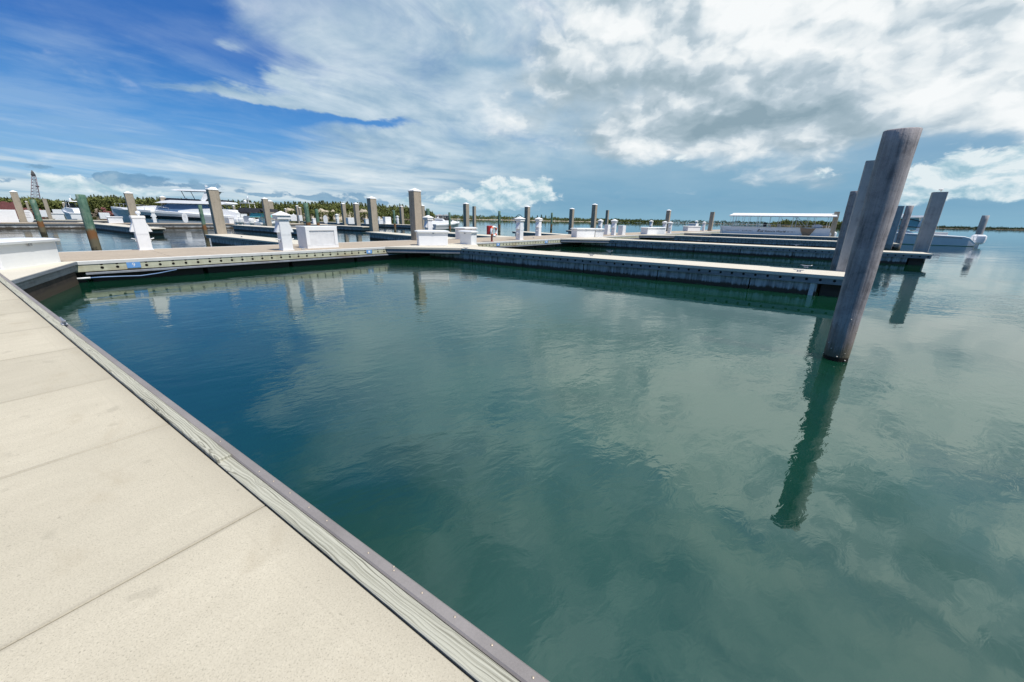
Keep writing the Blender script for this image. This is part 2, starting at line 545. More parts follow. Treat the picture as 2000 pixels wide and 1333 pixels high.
pile('pile_timber', (.44, .405, .40), (.085, .078, .083))
pile('pile_square', (.41, .355, .28), (.27, .235, .185), 0.4, False)
pile('pile_grey', (.45, .445, .435), (.27, .265, .26), 0.5, True)

m, b = begin('pile_green')
p = coords('Object'); ox, oy, oz = sep(p); wx, wy, wz = sep(position())
n1 = E(noise(vec(ox * 9.0, oy * 9.0, oz * 1.3), 1.0, 5.0, .6, .4).outputs[0])
n2 = E(noise(p, 2.6, 5.0, .62).outputs[0])
c = ramp((n1 * .5 + n2 * .5).clamp(), [(.36, (.045, .115, .085)), (.52, (.13, .22, .16)), (.64, (.25, .30, .24))])
s = wz + (n2 - .5) * .9
c = mixc(smooth(s, 1.35, 1.0), c, (.22, .105, .045))
c = mixc(smooth(s, 0.85, 0.55), c, (.15, .13, .085))
c = mixc(smooth(s, 0.22, 0.08), c, (.05, .045, .03))
setc(b, c, .85, .2); bump(b, n1, .5, .02)


def simple(name, c, rough=0.5, spec=0.5, metal=0.0, vary=0.10, scale=3.0, bmp=0.0):
    m, b = begin(name)
    n = E(noise(coords('Object'), scale, 5.0, 0.6).outputs[0])
    lo = [x * (1 - vary) for x in c]
    hi = [min(1, x * (1 + vary)) for x in c]
    setc(b, ramp(n, [(.3, lo), (.7, hi)]), rough, spec, metal)
    if bmp:
        bump(b, n, bmp, 0.01)
    return m


simple('white_gelcoat', (.80, .81, .82), .35, .5, 0, .03)
simple('white_plastic', (.78, .79, .80), .5, .4, 0, .05, 6.0)
simple('cap_white', (.82, .82, .80), .55, .3, 0, .04)
simple('off_white', (.60, .60, .58), .55, .4, 0, .08)
simple('grey_metal', (.45, .46, .48), .38, .5, .8, .12, 12.0)
simple('galvanised', (.42, .43, .46), .45, .5, .65, .2, 30.0)
simple('dark_metal', (.035, .036, .04), .5, .4, 0, .2)
simple('red_paint', (.36, .018, .022), .45, .5, 0, .12)
simple('orange_paint', (.72, .16, .06), .5, .4, 0, .1)
simple('sign_blue', (.15, .34, .66), .45, .4, 0, .1, 9.0)
simple('letter_dark', (.03, .025, .03), .6, .3, 0, .1)
simple('letter_grey', (.30, .29, .29), .6, .3, 0, .1)
simple('letter_white', (.82, .82, .82), .5, .3, 0, .02)
simple('pipe_blue', (.16, .26, .44), .4, .5, 0, .15)
simple('tinted_glass', (.012, .016, .022), .06, .6, 0, .1)
simple('blue_glass', (.10, .17, .28), .08, .7, 0, .1)
simple('green_glass', (.22, .42, .42), .10, .6, 0, .1)
simple('hull_grey', (.66, .66, .67), .35, .5, 0, .03)
simple('hull_shadow', (.03, .03, .035), .5, .3, 0, .1)
simple('canvas_dark', (.045, .047, .055), .8, .2, 0, .2)
simple('canvas_teal', (.16, .55, .52), .7, .3, 0, .1)
simple('net_brown', (.30, .22, .15), .9, .1, 0, .35, 14.0, .6)
simple('roof_red', (.33, .13, .095), .8, .2, 0, .2)
simple('roof_white', (.75, .74, .72), .7, .2, 0, .06)
simple('house_wall', (.60, .56, .50), .8, .2, 0, .1)
simple('rust_red', (.24, .09, .085), .7, .3, 0, .25, 2.0)
simple('crane_paint', (.17, .10, .11), .7, .3, 0, .2)
simple('crane_grey', (.26, .27, .32), .7, .3, 0, .2)
simple('trunk_bark', (.13, .105, .085), .9, .1, 0, .3, 2.0)
simple('feather_white', (.75, .75, .74), .8, .2, 0, .05)
simple('feather_grey', (.34, .35, .37), .8, .2, 0, .1)
simple('beak_yellow', (.62, .40, .08), .5, .4, 0, .1)
simple('barnacle', (.62, .58, .50), .9, .2, 0, .15, 30.0)
simple('pipe_white', (.72, .73, .72), .5, .4, 0, .06)


def foliage(name, a, bb):
    m, b = begin(name)
    n = E(noise(coords('Object'), .35, 4.0, .6).outputs[0])
    r = rnd()
    c = ramp((n * .75 + r * .30 - .02).clamp(), [(.30, a), (.55, [(x + y) / 2 for x, y in zip(a, bb)]), (.78, bb)])
    setc(b, c, .75, .2)


foliage('casuarina_dark', (.048, .068, .020), (.135, .155, .046))
foliage('casuarina_light', (.088, .112, .027), (.215, .228, .066))
foliage('shrub_green', (.066, .090, .023), (.19, .205, .062))
foliage('mangrove', (.030, .055, .028), (.075, .105, .045))

m, b = begin('sand')
p = position(); n = E(noise(p, .12, 6.0, .62).outputs[0]); n2 = E(noise(p, 1.2, 4.0, .6).outputs[0])
c = ramp((n * .6 + n2 * .4).clamp(), [(.34, (.20, .165, .12)), (.50, (.40, .35, .27)), (.62, (.60, .54, .43))])
setc(b, c, .95, .1); bump(b, n2, .5, .3)
m, b = begin('soil')
p = position(); n = E(noise(p, .25, 6.0, .62).outputs[0])
setc(b, ramp(n, [(.35, (.10, .085, .065)), (.55, (.19, .15, .11)), (.68, (.30, .25, .19))]), .95, .1); bump(b, n, .5, .3)

# ------------------------------------------------------------------ sea water
m, b = begin('sea_water')
p = position()
px, py, pz = sep(p)
dist = E.m('SQRT', px * px + py * py)
pat = E(noise(vec(px * .10 + py * .03, py * .16), 1.0, 4.0, .55, .4).outputs[0])
amp = smooth(pat, .36, .64, .25, 1.7)
ripA = vec(px * .83 + py * .55, (py * .83 - px * .55) * 1.75)
w1 = E(noise(ripA, 1.15, 3.0, .50, .35).outputs[0])
w2 = E(noise(ripA, 4.6, 3.0, .52, .5).outputs[0])
w3 = E(noise(vec(px * .6, py), .32, 3.0, .5, .3).outputs[0])
h = w1 * 0.0070 * amp + w2 * 0.0030 * amp + w3 * 0.0075
calm = smooth(dist, 20.0, 160.0, 1.0, 0.35)
h = h * calm
murk = E(noise(vec(px * .16, py * .16), 1.0, 5.0, .6, .3).outputs[0])
bed = E(noise(vec(px * .55 + py * .2, py * .75), 1.0, 6.0, .62, .5).outputs[0])
c = ramp(murk, [(.36, (.70, .74, .72)), (.52, (.95, .98, .98)), (.66, (1.25, 1.12, 1.10))])
c = mixc(smooth(bed, .52, .72, 0, .35), c, (.6, .55, .55))
# light returned by the murky water: part straight off the top, part scattered up from below
setc(b, mixc(1.0, c, (.0020, .0135, .0085), 'MULTIPLY'), 0.018, .5)
b.inputs['Specular Tint'].default_value = (.80, 1.0, .94, 1)
b.inputs['IOR'].default_value = 2.7
bump(b, h, 1.0, 1.0)
tl = E.tree.nodes.new('ShaderNodeBsdfTranslucent')
fr = E.tree.nodes.new('ShaderNodeFresnel')
fr.inputs['IOR'].default_value = 2.7
keep = (1.0 - E(fr.outputs[0]) * 1.35).max(0.0)
E.tree.links.new(mixc(keep, (0, 0, 0), mixc(1.0, c, (.018, .105, .046), 'MULTIPLY')), tl.inputs['Color'])
ad = E.tree.nodes.new('ShaderNodeAddShader')
E.tree.links.new(b.outputs[0], ad.inputs[0])
E.tree.links.new(tl.outputs[0], ad.inputs[1])
E.tree.links.new(ad.outputs[0], E.tree.nodes['Material Output'].inputs['Surface'])


# ------------------------------------------------------------------ mesh building
class MB:
    """collects boxes, prisms, tubes; build() links them as ONE mesh object"""

    def __init__(self):
        self.v, self.f, self.mi, self.sm = [], [], [], []

    def add(self, verts, faces, mi=0, smooth=False):
        o = len(self.v)
        self.v += [tuple(q) for q in verts]
        for f in faces:
            self.f.append([o + i for i in f])
            self.mi.append(mi)
            self.sm.append(smooth)
        return self

    def box(self, c, s, ax=None, mi=0, taper=1.0):
        ax = ax or (Vector((1, 0, 0)), Vector((0, 1, 0)), Vector((0, 0, 1)))
        c = Vector(c)
        vs = []
        for k in (-1, 1):
            t = taper if k == 1 else 1.0
            for i, j in ((-1, -1), (1, -1), (1, 1), (-1, 1)):
                vs.append(c + ax[0] * (i * s[0] * t / 2) + ax[1] * (j * s[1] * t / 2) + ax[2] * (k * s[2] / 2))
        return self.add(vs, [(3, 2, 1, 0), (4, 5, 6, 7), (0, 1, 5, 4), (1, 2, 6, 5), (2, 3, 7, 6), (3, 0, 4, 7)], mi)

    def bevbox(self, c, s, ax=None, mi=0, bev=0.02):
        """box with chamfered upright and top edges"""
        ax = ax or (Vector((1, 0, 0)), Vector((0, 1, 0)), Vector((0, 0, 1)))
        c = Vector(c)
        hx, hy, hz = s[0] / 2, s[1] / 2, s[2] / 2
        rings = []
        for z, ins in ((-hz, 0), (hz - bev, 0), (hz, bev)):
            x, y = hx - ins, hy - ins
            q = bev
            pts = [(-x + q, -y), (x - q, -y), (x, -y + q), (x, y - q), (x - q, y), (-x + q, y), (-x, y - q), (-x, -y + q)]
            rings.append([c + ax[0] * a + ax[1] * bb + ax[2] * z for a, bb in pts])
        return self.loft(rings, mi, cap=True)

    def prism(self, poly, z0, z1, mi=0):
        """upright prism over a counter-clockwise polygon"""
        n = len(poly)
        vs = [(q[0], q[1], z0) for q in poly] + [(q[0], q[1], z1) for q in poly]
        fs = [tuple(range(n - 1, -1, -1)), tuple(range(n, 2 * n))]
        for i in range(n):
            j = (i + 1) % n
            fs.append((i, j, n + j, n + i))
        return self.add(vs, fs, mi)

    def loft(self, rings, mi=0, cap=True, smooth=False, closed=True):
        n = len(rings[0])
        vs = [q for r in rings for q in r]
        fs = []
        for k in range(len(rings) - 1):
            for i in range(n if closed else n - 1):
                j = (i + 1) % n
                fs.append((k * n + i, k * n + j, (k + 1) * n + j, (k + 1) * n + i))
        o = len(self.f)
        self.add(vs, fs, mi, smooth)
        if cap and closed:
            b0 = len(self.v) - len(vs)
            self.f.append([b0 + i for i in range(n - 1, -1, -1)]); self.mi.append(mi); self.sm.append(False)
            b1 = b0 + (len(rings) - 1) * n
            self.f.append([b1 + i for i in range(n)]); self.mi.append(mi); self.sm.append(False)
        return self

    def tube(self, pts, r, seg=8, mi=0, cap=True):
        pts = [Vector(q) for q in pts]
        rs = r if isinstance(r, (list, tuple)) else [r] * len(pts)
        rings = []
        ref = None
        for i, q in enumerate(pts):
            t = (pts[min(i + 1, len(pts) - 1)] - pts[max(i - 1, 0)]).normalized()
            if ref is None:
                ref = Vector((0, 0, 1)) if abs(t.z) < .9 else Vector((1, 0, 0))
            a = t.cross(ref).normalized()
            bq = t.cross(a).normalized()
            rings.append([q + (a * math.cos(2 * math.pi * k / seg) + bq * math.sin(2 * math.pi * k / seg)) * rs[i] for k in range(seg)])
        # consistent outward winding
        rings = [list(reversed(rg)) for rg in rings]
        return self.loft(rings, mi, cap, smooth=seg > 5)

    def lathe(self, prof, seg=16, mi=0, c=(0, 0, 0), smooth=True):
        rings = [[(c[0] + r * math.cos(2 * math.pi * k / seg), c[1] + r * math.sin(2 * math.pi * k / seg), c[2] + z) for k in range(seg)] for r, z in prof]
        return self.loft(rings, mi, True, smooth)

    def ellipsoid(self, c, r, seg=10, rings=6, mi=0):
        R = []
        for i in range(rings + 1):
            a = -math.pi / 2 + math.pi * i / rings
            a = max(-1.45, min(1.45, a))
            R.append([(c[0] + r[0] * math.cos(a) * math.cos(2 * math.pi * k / seg), c[1] + r[1] * math.cos(a) * math.sin(2 * math.pi * k / seg), c[2] + r[2] * math.sin(a)) for k in range(seg)])
        return self.loft(R, mi, True, True)

    def pyramid(self, c, s, h, ax=None, mi=0):
        ax = ax or (Vector((1, 0, 0)), Vector((0, 1, 0)))
        c = Vector(c)
        vs = [c + ax[0] * (i * s / 2) + ax[1] * (j * s / 2) for i, j in ((-1, -1), (1, -1), (1, 1), (-1, 1))] + [c + Vector((0, 0, h))]
        return self.add(vs, [(3, 2, 1, 0), (0, 1, 4), (1, 2, 4), (2, 3, 4), (3, 0, 4)], mi)

    def build(self, name, mats, parent=None):
        me = bpy.data.meshes.new(name)
        me.from_pydata(self.v, [], self.f)
        for q in (mats if isinstance(mats, (list, tuple)) else [mats]):
            me.materials.append(MATS[q])
        for p_, i, s in zip(me.polygons, self.mi, self.sm):
            p_.material_index = i
            p_.use_smooth = s
        me.update()
        o = bpy.data.objects.new(name, me)
        SC.collection.objects.link(o)
        if parent is not None:
            o.parent = parent
        return o


def tag(o, label=None, cat=None, group=None, kind=None):
    if label: o['label'] = label
    if cat: o['category'] = cat
    if group: o['group'] = group
    if kind: o['kind'] = kind
    return o


def empty(name, loc, rz=0.0, label=None, cat=None, group=None):
    o = bpy.data.objects.new(name, None)
    o.empty_display_size = 0.3
    o.location = loc
    o.rotation_euler = (0, 0, rz)
    SC.collection.objects.link(o)
    return tag(o, label, cat, group)


def copy_tree(o, parent=None):
    c = o.copy()
    SC.collection.objects.link(c)
    c.parent = parent
    for ch in list(o.children):
        copy_tree(ch, c)
    return c


def text_mesh(name, s, size, mat, parent, M, shear=0.0, ext=0.002):
    cu = bpy.data.curves.new(name, 'FONT')
    cu.body = s
    cu.size = size
    cu.shear = shear
    cu.align_x = 'CENTER'
    cu.align_y = 'CENTER'
    cu.extrude = ext
    ob = bpy.data.objects.new(name, cu)
    SC.collection.objects.link(ob)
    dg = bpy.context.evaluated_depsgraph_get()
    me = bpy.data.meshes.new_from_object(ob.evaluated_get(dg))
    bpy.data.objects.remove(ob)
    me.materials.clear()
    me.materials.append(MATS[mat])
    o = bpy.data.objects.new(name, me)
    SC.collection.objects.link(o)
    o.parent = parent
    o.matrix_local = M
    return o


def frame(o, x, y, z):
    """matrix with the given axes at o"""
    return Matrix(((x.x, y.x, z.x, o.x), (x.y, y.y, z.y, o.y), (x.z, y.z, z.z, o.z), (0, 0, 0, 1)))


UP = Vector((0, 0, 1))
DECK = 0.68


def DN(d, n, z=0.0):
    return DV * d + NV * n + UP * z


def WE(w, e, z=0.0):
    return WV * w + EV * e + UP * z


def meet(p, pd, q, qd):
    """plan intersection of two lines"""
    den = pd.x * qd.y - pd.y * qd.x
    t = ((q.x - p.x) * qd.y - (q.y - p.y) * qd.x) / den
    return p + pd * t


def az_span(u0, v0, u1, v1):
    a0, _ = sky_at(u0, v0)
    a1, _ = sky_at(u1, v1)
    return abs(a1 - a0)


def top_z(p, u, v):
    """height at which the sight line through a pixel passes over the plan point p"""
    return CAM_H + sky_at(u, v)[1] * math.hypot(p.x, p.y)


def polar(u, dist, z=0.0, v=420):
    a, _ = sky_at(u, v)
    return Vector((math.sin(a) * dist, math.cos(a) * dist, z))

# ------------------------------------------------------------------ the water
wb = MB()
RW = 9000.0
wb.add([(-RW, -400, 0), (RW, -400, 0), (RW, RW, 0), (-RW, RW, 0)], [(0, 1, 2, 3)])
tag(wb.build('water', 'sea_water'), kind='structure')

# ------------------------------------------------------------------ the concrete dock one stands on
N_OUT, N_RUB, N_CURB = 0.825, 0.769, 0.684
E_NEAR, E_FAR = -18.03, -22.55
near = empty('concrete_dock', DN(-6, -1.0), 0, 'broad concrete dock in the foreground with weathered timber curb and grey rubbing strip', 'dock')
inv = near.matrix_world.inverted()


def local(o, root):
    """meshes are written in world coordinates; keep them there under a root that stands elsewhere"""
    o.parent = root
    o.matrix_parent_inverse = Matrix.Translation(-Vector(root.location))
    return o


mb = MB()
d0 = -2.035
k = -9
edges = [d0 - 1.475 * i for i in range(-5, 10)]
for i in range(len(edges) - 1):
    a, c = edges[i], edges[i + 1]
    gap = 0.0032 if abs(a - d0) < .01 or abs(c - d0) < .01 else 0.0022
    mb.bevbox(DN((a + c) / 2, (N_CURB - 0.006 - 7.0) / 2, DECK - 0.07), (a - c - 2 * gap, N_CURB - 0.006 + 7.0, 0.14), (DV, NV, UP), 0, 0.004)
local(mb.build('deck', 'deck_concrete'), near)
mb = MB()
mb.box(DN(-6, -3.2, DECK - 0.22), (22, 7.6, 0.14), (DV, NV, UP))
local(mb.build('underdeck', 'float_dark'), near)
for (a, c, dz) in ((-2.668, -2.668 - 4.9, 0.020), (-2.668 - 4.906, -16.2, 0.018), (6.0, -2.676, 0.0)):
    mb = MB()
    mb.bevbox(DN((a + c) / 2, (N_CURB + N_RUB) / 2 - .001, DECK - 0.04 + dz), (a - c, N_RUB - N_CURB - 0.006, 0.09), (DV, NV, UP), 0, 0.005)
    local(mb.build('curb_plank', 'curb_timber'), near)
mb = MB()
mb.bevbox(DN(-5.1, (N_RUB + N_OUT) / 2, DECK - 0.075), (22.2, N_OUT - N_RUB, 0.16), (DV, NV, UP), 0, 0.008)
local(mb.build('rub_strip', 'rub_plastic'), near)
mb = MB()
mb.box(DN(-5.1, N_RUB - 0.03, DECK - 0.32), (22.2, 0.06, 0.30), (DV, NV, UP))
local(mb.build('fascia_board', 'fascia_timber'), near)
mb = MB()
mb.box(DN(-5.1, -3.4, -0.1), (22.0, 7.0, 0.66), (DV, NV, UP))
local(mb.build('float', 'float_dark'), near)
for (u, v) in ((1041, 1323.6), (960.6, 1260), (888, 1205), (824, 1158), (769, 1114), (768.7, 1107), (719, 1080), (638, 1017), (603, 991), (566, 963), (534, 940), (506, 921), (430, 862)):
    p_ = at(u, v, DECK + .006)
    n_ = p_.dot(NV)
    if n_ > N_OUT - .006 or n_ < N_RUB + .004:
        p_ = p_ + NV * (0.80 - n_)
    mb = MB()
    mb.lathe([(0.0052, -.003), (0.0052, .001), (0.0035, .0028), (0.001, .003)], 12, 0, (p_.x, p_.y, DECK + .005))
    local(mb.build('screw', 'screw_metal'), near)


# ------------------------------------------------------------------ horn cleats
def make_cleat(s=1.0):
    t = empty('dock_cleat', (0, 0, 0))
    mb = MB()
    mb.bevbox((0, 0, .008 * s), (.13 * s, .06 * s, .016 * s), None, 0, .004)
    for x in (-.035, .035):
        mb.tube([(x * s, 0, .01 * s), (x * .9 * s, 0, .055 * s)], [.017 * s, .013 * s], 8)
    mb.build('base', 'galvanised', t)
    mb = MB()
    mb.tube([(-.165 * s, 0, .080 * s), (-.11 * s, 0, .066 * s), (-.04 * s, 0, .058 * s), (.04 * s, 0, .058 * s), (.11 * s, 0, .066 * s), (.165 * s, 0, .080 * s)],
            [.009 * s, .013 * s, .016 * s, .016 * s, .013 * s, .009 * s], 8)
    mb.build('horn', 'galvanised', t)
    return t


CLEAT = make_cleat()
_cl_used = [False]


def cleat(u, v, label, rz=None, z=DECK, s=1.0):
    o = CLEAT if not _cl_used[0] else copy_tree(CLEAT)
    _cl_used[0] = True
    p_ = at(u, v, z)
    o.location = p_
    o.rotation_euler = (0, 0, -TH if rz is None else rz)
    o.scale = (s, s, s)
    return tag(o, label, 'cleat', 'dock cleats')


cleat(126, 634, 'galvanised horn cleat on the timber curb of the near concrete dock', None, DECK + .026, .95)


def dot_face(mb, c, r, nrm, mi, depth=0.004, seg=10):
    """round bolt recess: a low dark disc proud of its board"""
    side = UP.cross(nrm).normalized()
    ring0 = [c + side * (r * math.cos(2 * math.pi * k / seg)) + UP * (r * math.sin(2 * math.pi * k / seg)) for k in range(seg)]
    ring1 = [q + nrm * depth for q in ring0]
    mb.loft([ring0, ring1], mi, True)


def fascia(mb, a, c, nrm, z0, z1, th=0.04, pitch=0.355, rows=(0.58,), r=0.030, lip=True, off=0.18):
    """board from a to c (plan points on its outer face) with a row of bolts"""
    a, c = Vector((a.x, a.y, 0)), Vector((c.x, c.y, 0))
    L = (c - a).length
    t = (c - a) / L
    ctr = (a + c) / 2 - nrm * (th / 2) + UP * ((z0 + z1) / 2)
    mb.box(ctr, (L, th, z1 - z0), (t, nrm, UP))
    x = off
    while pitch and x < L - 0.1:
        for zr in rows:
            dot_face(mb, a + t * x + UP * zr, r, nrm, 1)
        x += pitch


# ------------------------------------------------------------------ the long main walkway
walk = empty('walkway_dock', WE(20, -20.3), 0, 'long tan concrete walkway across the basin with bolted cream timber fascia', 'dock')
W0, W1 = -3.0, 175.0
mb = MB()
wl = W0
while wl < W1:
    L = min(3.05, W1 - wl)
    mb.bevbox(WE(wl + L / 2, (E_NEAR + E_FAR) / 2, DECK - 0.06), (L - .012, E_NEAR - E_FAR - .14, 0.12), (WV, EV * -1, UP), 0, .008)
    wl += L
local(mb.build('deck', 'walkway_concrete'), walk)
for e_, nm in ((E_NEAR - .035, 'edge_lip'), (E_FAR + .035, 'edge_lip')):
    mb = MB()
    mb.bevbox(WE((W0 + W1) / 2, e_, DECK - 0.048), (W1 - W0, .066, 0.11), (WV, EV * -1, UP), 0, .018)
    local(mb.build(nm, 'off_white'), walk)
mb = MB()
fascia(mb, WE(0.62, E_NEAR - .02), WE(W1, E_NEAR - .02), EV, .355, .60, rows=(.575, .455), r=.042, off=.68)
local(mb.build('fascia_board', ['fascia_timber', 'bolt_recess']), walk)
mb = MB()
fascia(mb, WE(W1, E_FAR + .035), WE(0.9, E_FAR + .035), EV * -1, .40, .625, rows=(.505,), r=.03)
local(mb.build('fascia_board', ['finger_fascia', 'bolt_recess']), walk)
mb = MB()
mb.bevbox(WE((0.9 + W1) / 2, E_NEAR - .035, .29), (W1 - .9, .13, .06), (WV, EV * -1, UP), 0, .01)
local(mb.build('waler', 'waler_timber'), walk)
mb = MB()
wl = -2.05
while wl < W1:
    mb.box(WE(wl + 1.48, (E_NEAR + E_FAR) / 2, 0.02), (2.9, E_NEAR - E_FAR - .5, .60), (WV, EV * -1, UP))
    wl += 3.05
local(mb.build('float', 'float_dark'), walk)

# slip number plates on the walkway fascia
def plate(u, v, label, txt=None, w=.30, h=.16):
    p0 = at(u, v, .485)
    s_ = meet(Vector((0, 0, 0)), Vector((p0.x, p0.y, 0)), WE(0, E_NEAR - .006), WV)
    c_ = Vector((s_.x, s_.y, .485))
    t = empty('slip_number_sign', c_, 0, label, 'sign', 'blue slip number plates')
    mb = MB()
    mb.box((0, 0, 0), (w, .006, h), (WV, EV, UP))
    mb.build('plate', 'sign_blue', t)
    if txt:
        text_mesh('numeral', txt, .17, 'letter_white', t, frame(EV * .005, WV, UP, EV))
    else:
        mb = MB()
        mb.box(EV * .004, (.10, .004, .09), (WV, EV, UP))
        mb.build('numeral', 'letter_white', t)
    return t


plate(262, 520.5, 'blue plate with a white 9 on the walkway fascia left of the tall pedestal', '9', .34, .19)
plate(721, 490.5, 'small blue plate on the walkway fascia right of the louvred cabinet', None, .30, .17)
plate(973, 478.5, 'pale blue plate on the fascia just right of the pair of dock boxes', None, .34, .2)
plate(1067, 471, 'pale blue plate on the fascia right of the life ring post', None, .40, .2)

# hose clipped under the walkway corner
mb = MB()
hp = [at(172, 543.5, .30), at(200, 541.5, .30), at(240, 540, .28), at(275, 539, .27), at(310, 534, .29), at(345, 527, .33)]
mb.tube(hp, .016, 8)
hose = empty('water_hose', hp[2], 0, 'blue water hose sagging under the walkway fascia below the 9 plate', 'hose')
local(mb.build('hose', 'pipe_blue'), hose)
mb = MB()
mb.tube([hp[0] - WV * .22, hp[0] + WV * .05], .028, 8)
local(mb.build('pipe_end', 'pipe_white'), hose)


# ------------------------------------------------------------------ finger docks
def finger(name_label, n0, n1, d_end, gus0=None, gus1=None, side=1, float_gap=1.0, group='finger docks'):
    """finger off the near side of the walkway: near edge n0, far edge n1, ends at d_end"""
    root = empty('finger_dock', DN(d_end - 5, (n0 + n1) / 2), 0, name_label, 'dock', group)
    a = meet(DN(0, n0), DV, WE(0, E_NEAR), WV)
    c = meet(DN(0, n1), DV, WE(0, E_NEAR), WV)
    b0, b1 = DN(d_end, n0), DN(d_end, n1)
    poly = [a + EV * .004, b0, b1, c + EV * .004]
    mb = MB()
    mb.prism([(q.x, q.y) for q in poly], DECK - .10, DECK - .001)
    local(mb.build('deck', 'finger_concrete'), root)
    mb = MB()
    fascia(mb, a + NV * .03 + DV * .05, b0 + NV * .03 - DV * .04, NV * -1, .40, .578, rows=(.515,), r=.040, off=.6)
    local(mb.build('fascia_board', ['finger_fascia', 'bolt_recess']), root)
    mb = MB()
    fascia(mb, b1 - NV * .05 - DV * .04, c - NV * .05 + DV * .05, NV, .42, .578, rows=(.555,), r=.034)
    local(mb.build('fascia_board', ['finger_fascia', 'bolt_recess']), root)
    mb = MB()
    fascia(mb, b0 + NV * .09 - DV * .04, b1 - NV * .09 - DV * .04, DV, .42, .578, pitch=0)
    local(mb.build('end_board', ['finger_fascia', 'bolt_recess']), root)
    L0 = (b0 - a).length
    mb = MB()
    x = .55
    while x < L0 - float_gap - .2:
        l = min(3.1, L0 - float_gap - x)
        mb.box(a + DV * (x + l / 2) + NV * ((n1 - n0) / 2) + UP * .02, (l - .02, n1 - n0 - .24, .80), (DV, NV, UP))
        x += 3.12
    local(mb.build('float', 'float_concrete'), root)
    mb = MB()
    mb.box(DN(d_end - .58, (n0 + n1) / 2, .02), (.62, n1 - n0 - .5, .78), (DV, NV, UP))
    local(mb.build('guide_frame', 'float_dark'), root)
    for g, p_, q_, nr in ((gus0, a, WV * -1, 0), (gus1, c, WV, 1)):
        if not g:
            continue
        gd, gw = g
        p1 = p_ + DV * gd
        p2 = p_ + q_ * gw
        tri = [p_, p2, p1] if nr == 0 else [p_, p1, p2]
        mb = MB()
        k_ = [(q.x, q.y) for q in tri]
        area = sum(k_[i][0] * k_[(i + 1) % 3][1] - k_[(i + 1) % 3][0] * k_[i][1] for i in range(3))
        if area < 0:
            k_.reverse()
        mb.prism(k_, DECK - .09, DECK + .003)
        local(mb.build('gusset_deck', 'finger_concrete'), root)
        ed = (p1 - p2).normalized()
        nrm = Vector((ed.y, -ed.x, 0))
        if nrm.dot(p1 - p_) < 0:
            nrm = -nrm
        mb = MB()
        A_, B_ = (p2, p1)
        fascia(mb, A_ - nrm * .04 + ed * .06, B_ - nrm * .04 - ed * .06, nrm, .40, .585, pitch=0)
        local(mb.build('gusset_board', ['waler_timber', 'bolt_recess']), root)
    return root, a, c


F1 = finger('nearest finger dock, a narrow cream walk ending at the big leaning timber pile', 15.57, 17.35, 2.35, (3.0, 2.3), (2.6, 2.6))
F2 = finger('second finger dock from the camera, ending at the square pile with the gull', 32.75, 34.9, 7.75, (3.2, 2.6), (2.6, 2.6))
F3 = finger('third finger dock from the camera, cream strip behind the second one', 50.3, 52.6, 9.5, (3.2, 2.8), None)
F4 = finger('fourth finger dock, thin cream strip in front of the covered tour boat', 68.3, 70.8, 10.5, (3.2, 2.8), None)

# corner gusset between the near dock and the walkway
pc = meet(DN(0, N_OUT), DV, WE(0, E_NEAR), WV)
g1 = DN(-13.89, N_OUT)
g2 = WE(0.78, E_NEAR)
cor = empty('corner_gusset_dock', (pc + g1 + g2) / 3, 0, 'pale triangular corner deck joining the near dock and the walkway under the big dock box', 'dock')
mb = MB()
k_ = [(pc.x, pc.y), (g1.x, g1.y), (g2.x, g2.y)]
ar = sum(k_[i][0] * k_[(i + 1) % 3][1] - k_[(i + 1) % 3][0] * k_[i][1] for i in range(3))
if ar < 0:
    k_.reverse()
mb.prism(k_, DECK - .09, DECK + .004)
local(mb.build('deck', 'finger_concrete'), cor)
ed = (g1 - g2).normalized()
nrm = Vector((ed.y, -ed.x, 0))
if nrm.dot(g1 - pc) < 0:
    nrm = -nrm
mb = MB()
fascia(mb, g2 + nrm * .02, g1 + nrm * .02, nrm, DECK - .085, DECK - .006, .02, 0)
local(mb.build('edge_lip', 'waler_timber'), cor)
mb = MB()
fascia(mb, g2 - nrm * .03 - ed * .06, g1 - nrm * .03 - ed * .05, nrm, .40, .588, .04, 0)
local(mb.build('gusset_board', ['finger_fascia', 'bolt_recess']), cor)
mb = MB()
cc_ = (pc + g1 + g2) / 3
mb.prism([(cc_.x + (x - cc_.x) * .9, cc_.y + (y - cc_.y) * .9) for x, y in k_], -.3, .42)
local(mb.build('float', 'float_dark'), cor)  # added dark fill standing in for the black shade under the corner deck


def strip_dock(label, a, c, width, group, deckmat='finger_concrete', name='finger_dock', reach=0.0, fl=0.6):
    """a straight dock given by the two ends of the edge we see and its width to the left of a->c"""
    a, c = Vector((a.x, a.y, 0)), Vector((c.x, c.y, 0))
    L = (c - a).length
    t = (c - a) / L
    s_ = Vector((-t.y, t.x, 0)) * (1 if width > 0 else -1)
    wd = abs(width)
    root = empty(name, (a + c) / 2 + s_ * (wd / 2), 0, label, 'dock', group)
    mb = MB()
    mb.bevbox((a + c) / 2 + s_ * (wd / 2) + UP * (DECK - .05), (L, wd, .10), (t, Vector((-t.y, t.x, 0)), UP), 0, .015)
    local(mb.build('deck', deckmat), root)
    for (p, q, nr) in ((a, c, s_ * -1), (c, a, s_)):
        off = s_ * (.05 if nr == s_ * -1 else wd - .05)
        mb = MB()
        fascia(mb, p + off, q + off, nr, .42, .578, rows=(.53,), r=.034, pitch=.36 if L < 30 else .75)
        local(mb.build('fascia_board', ['finger_fascia', 'bolt_recess']), root)
    mb = MB()
    mb.box((a + c) / 2 + s_ * (wd / 2) + UP * .02, (L - fl * 2, wd - .24, .80), (t, Vector((-t.y, t.x, 0)), UP))
    local(mb.build('float', 'float_concrete'), root)
    return root


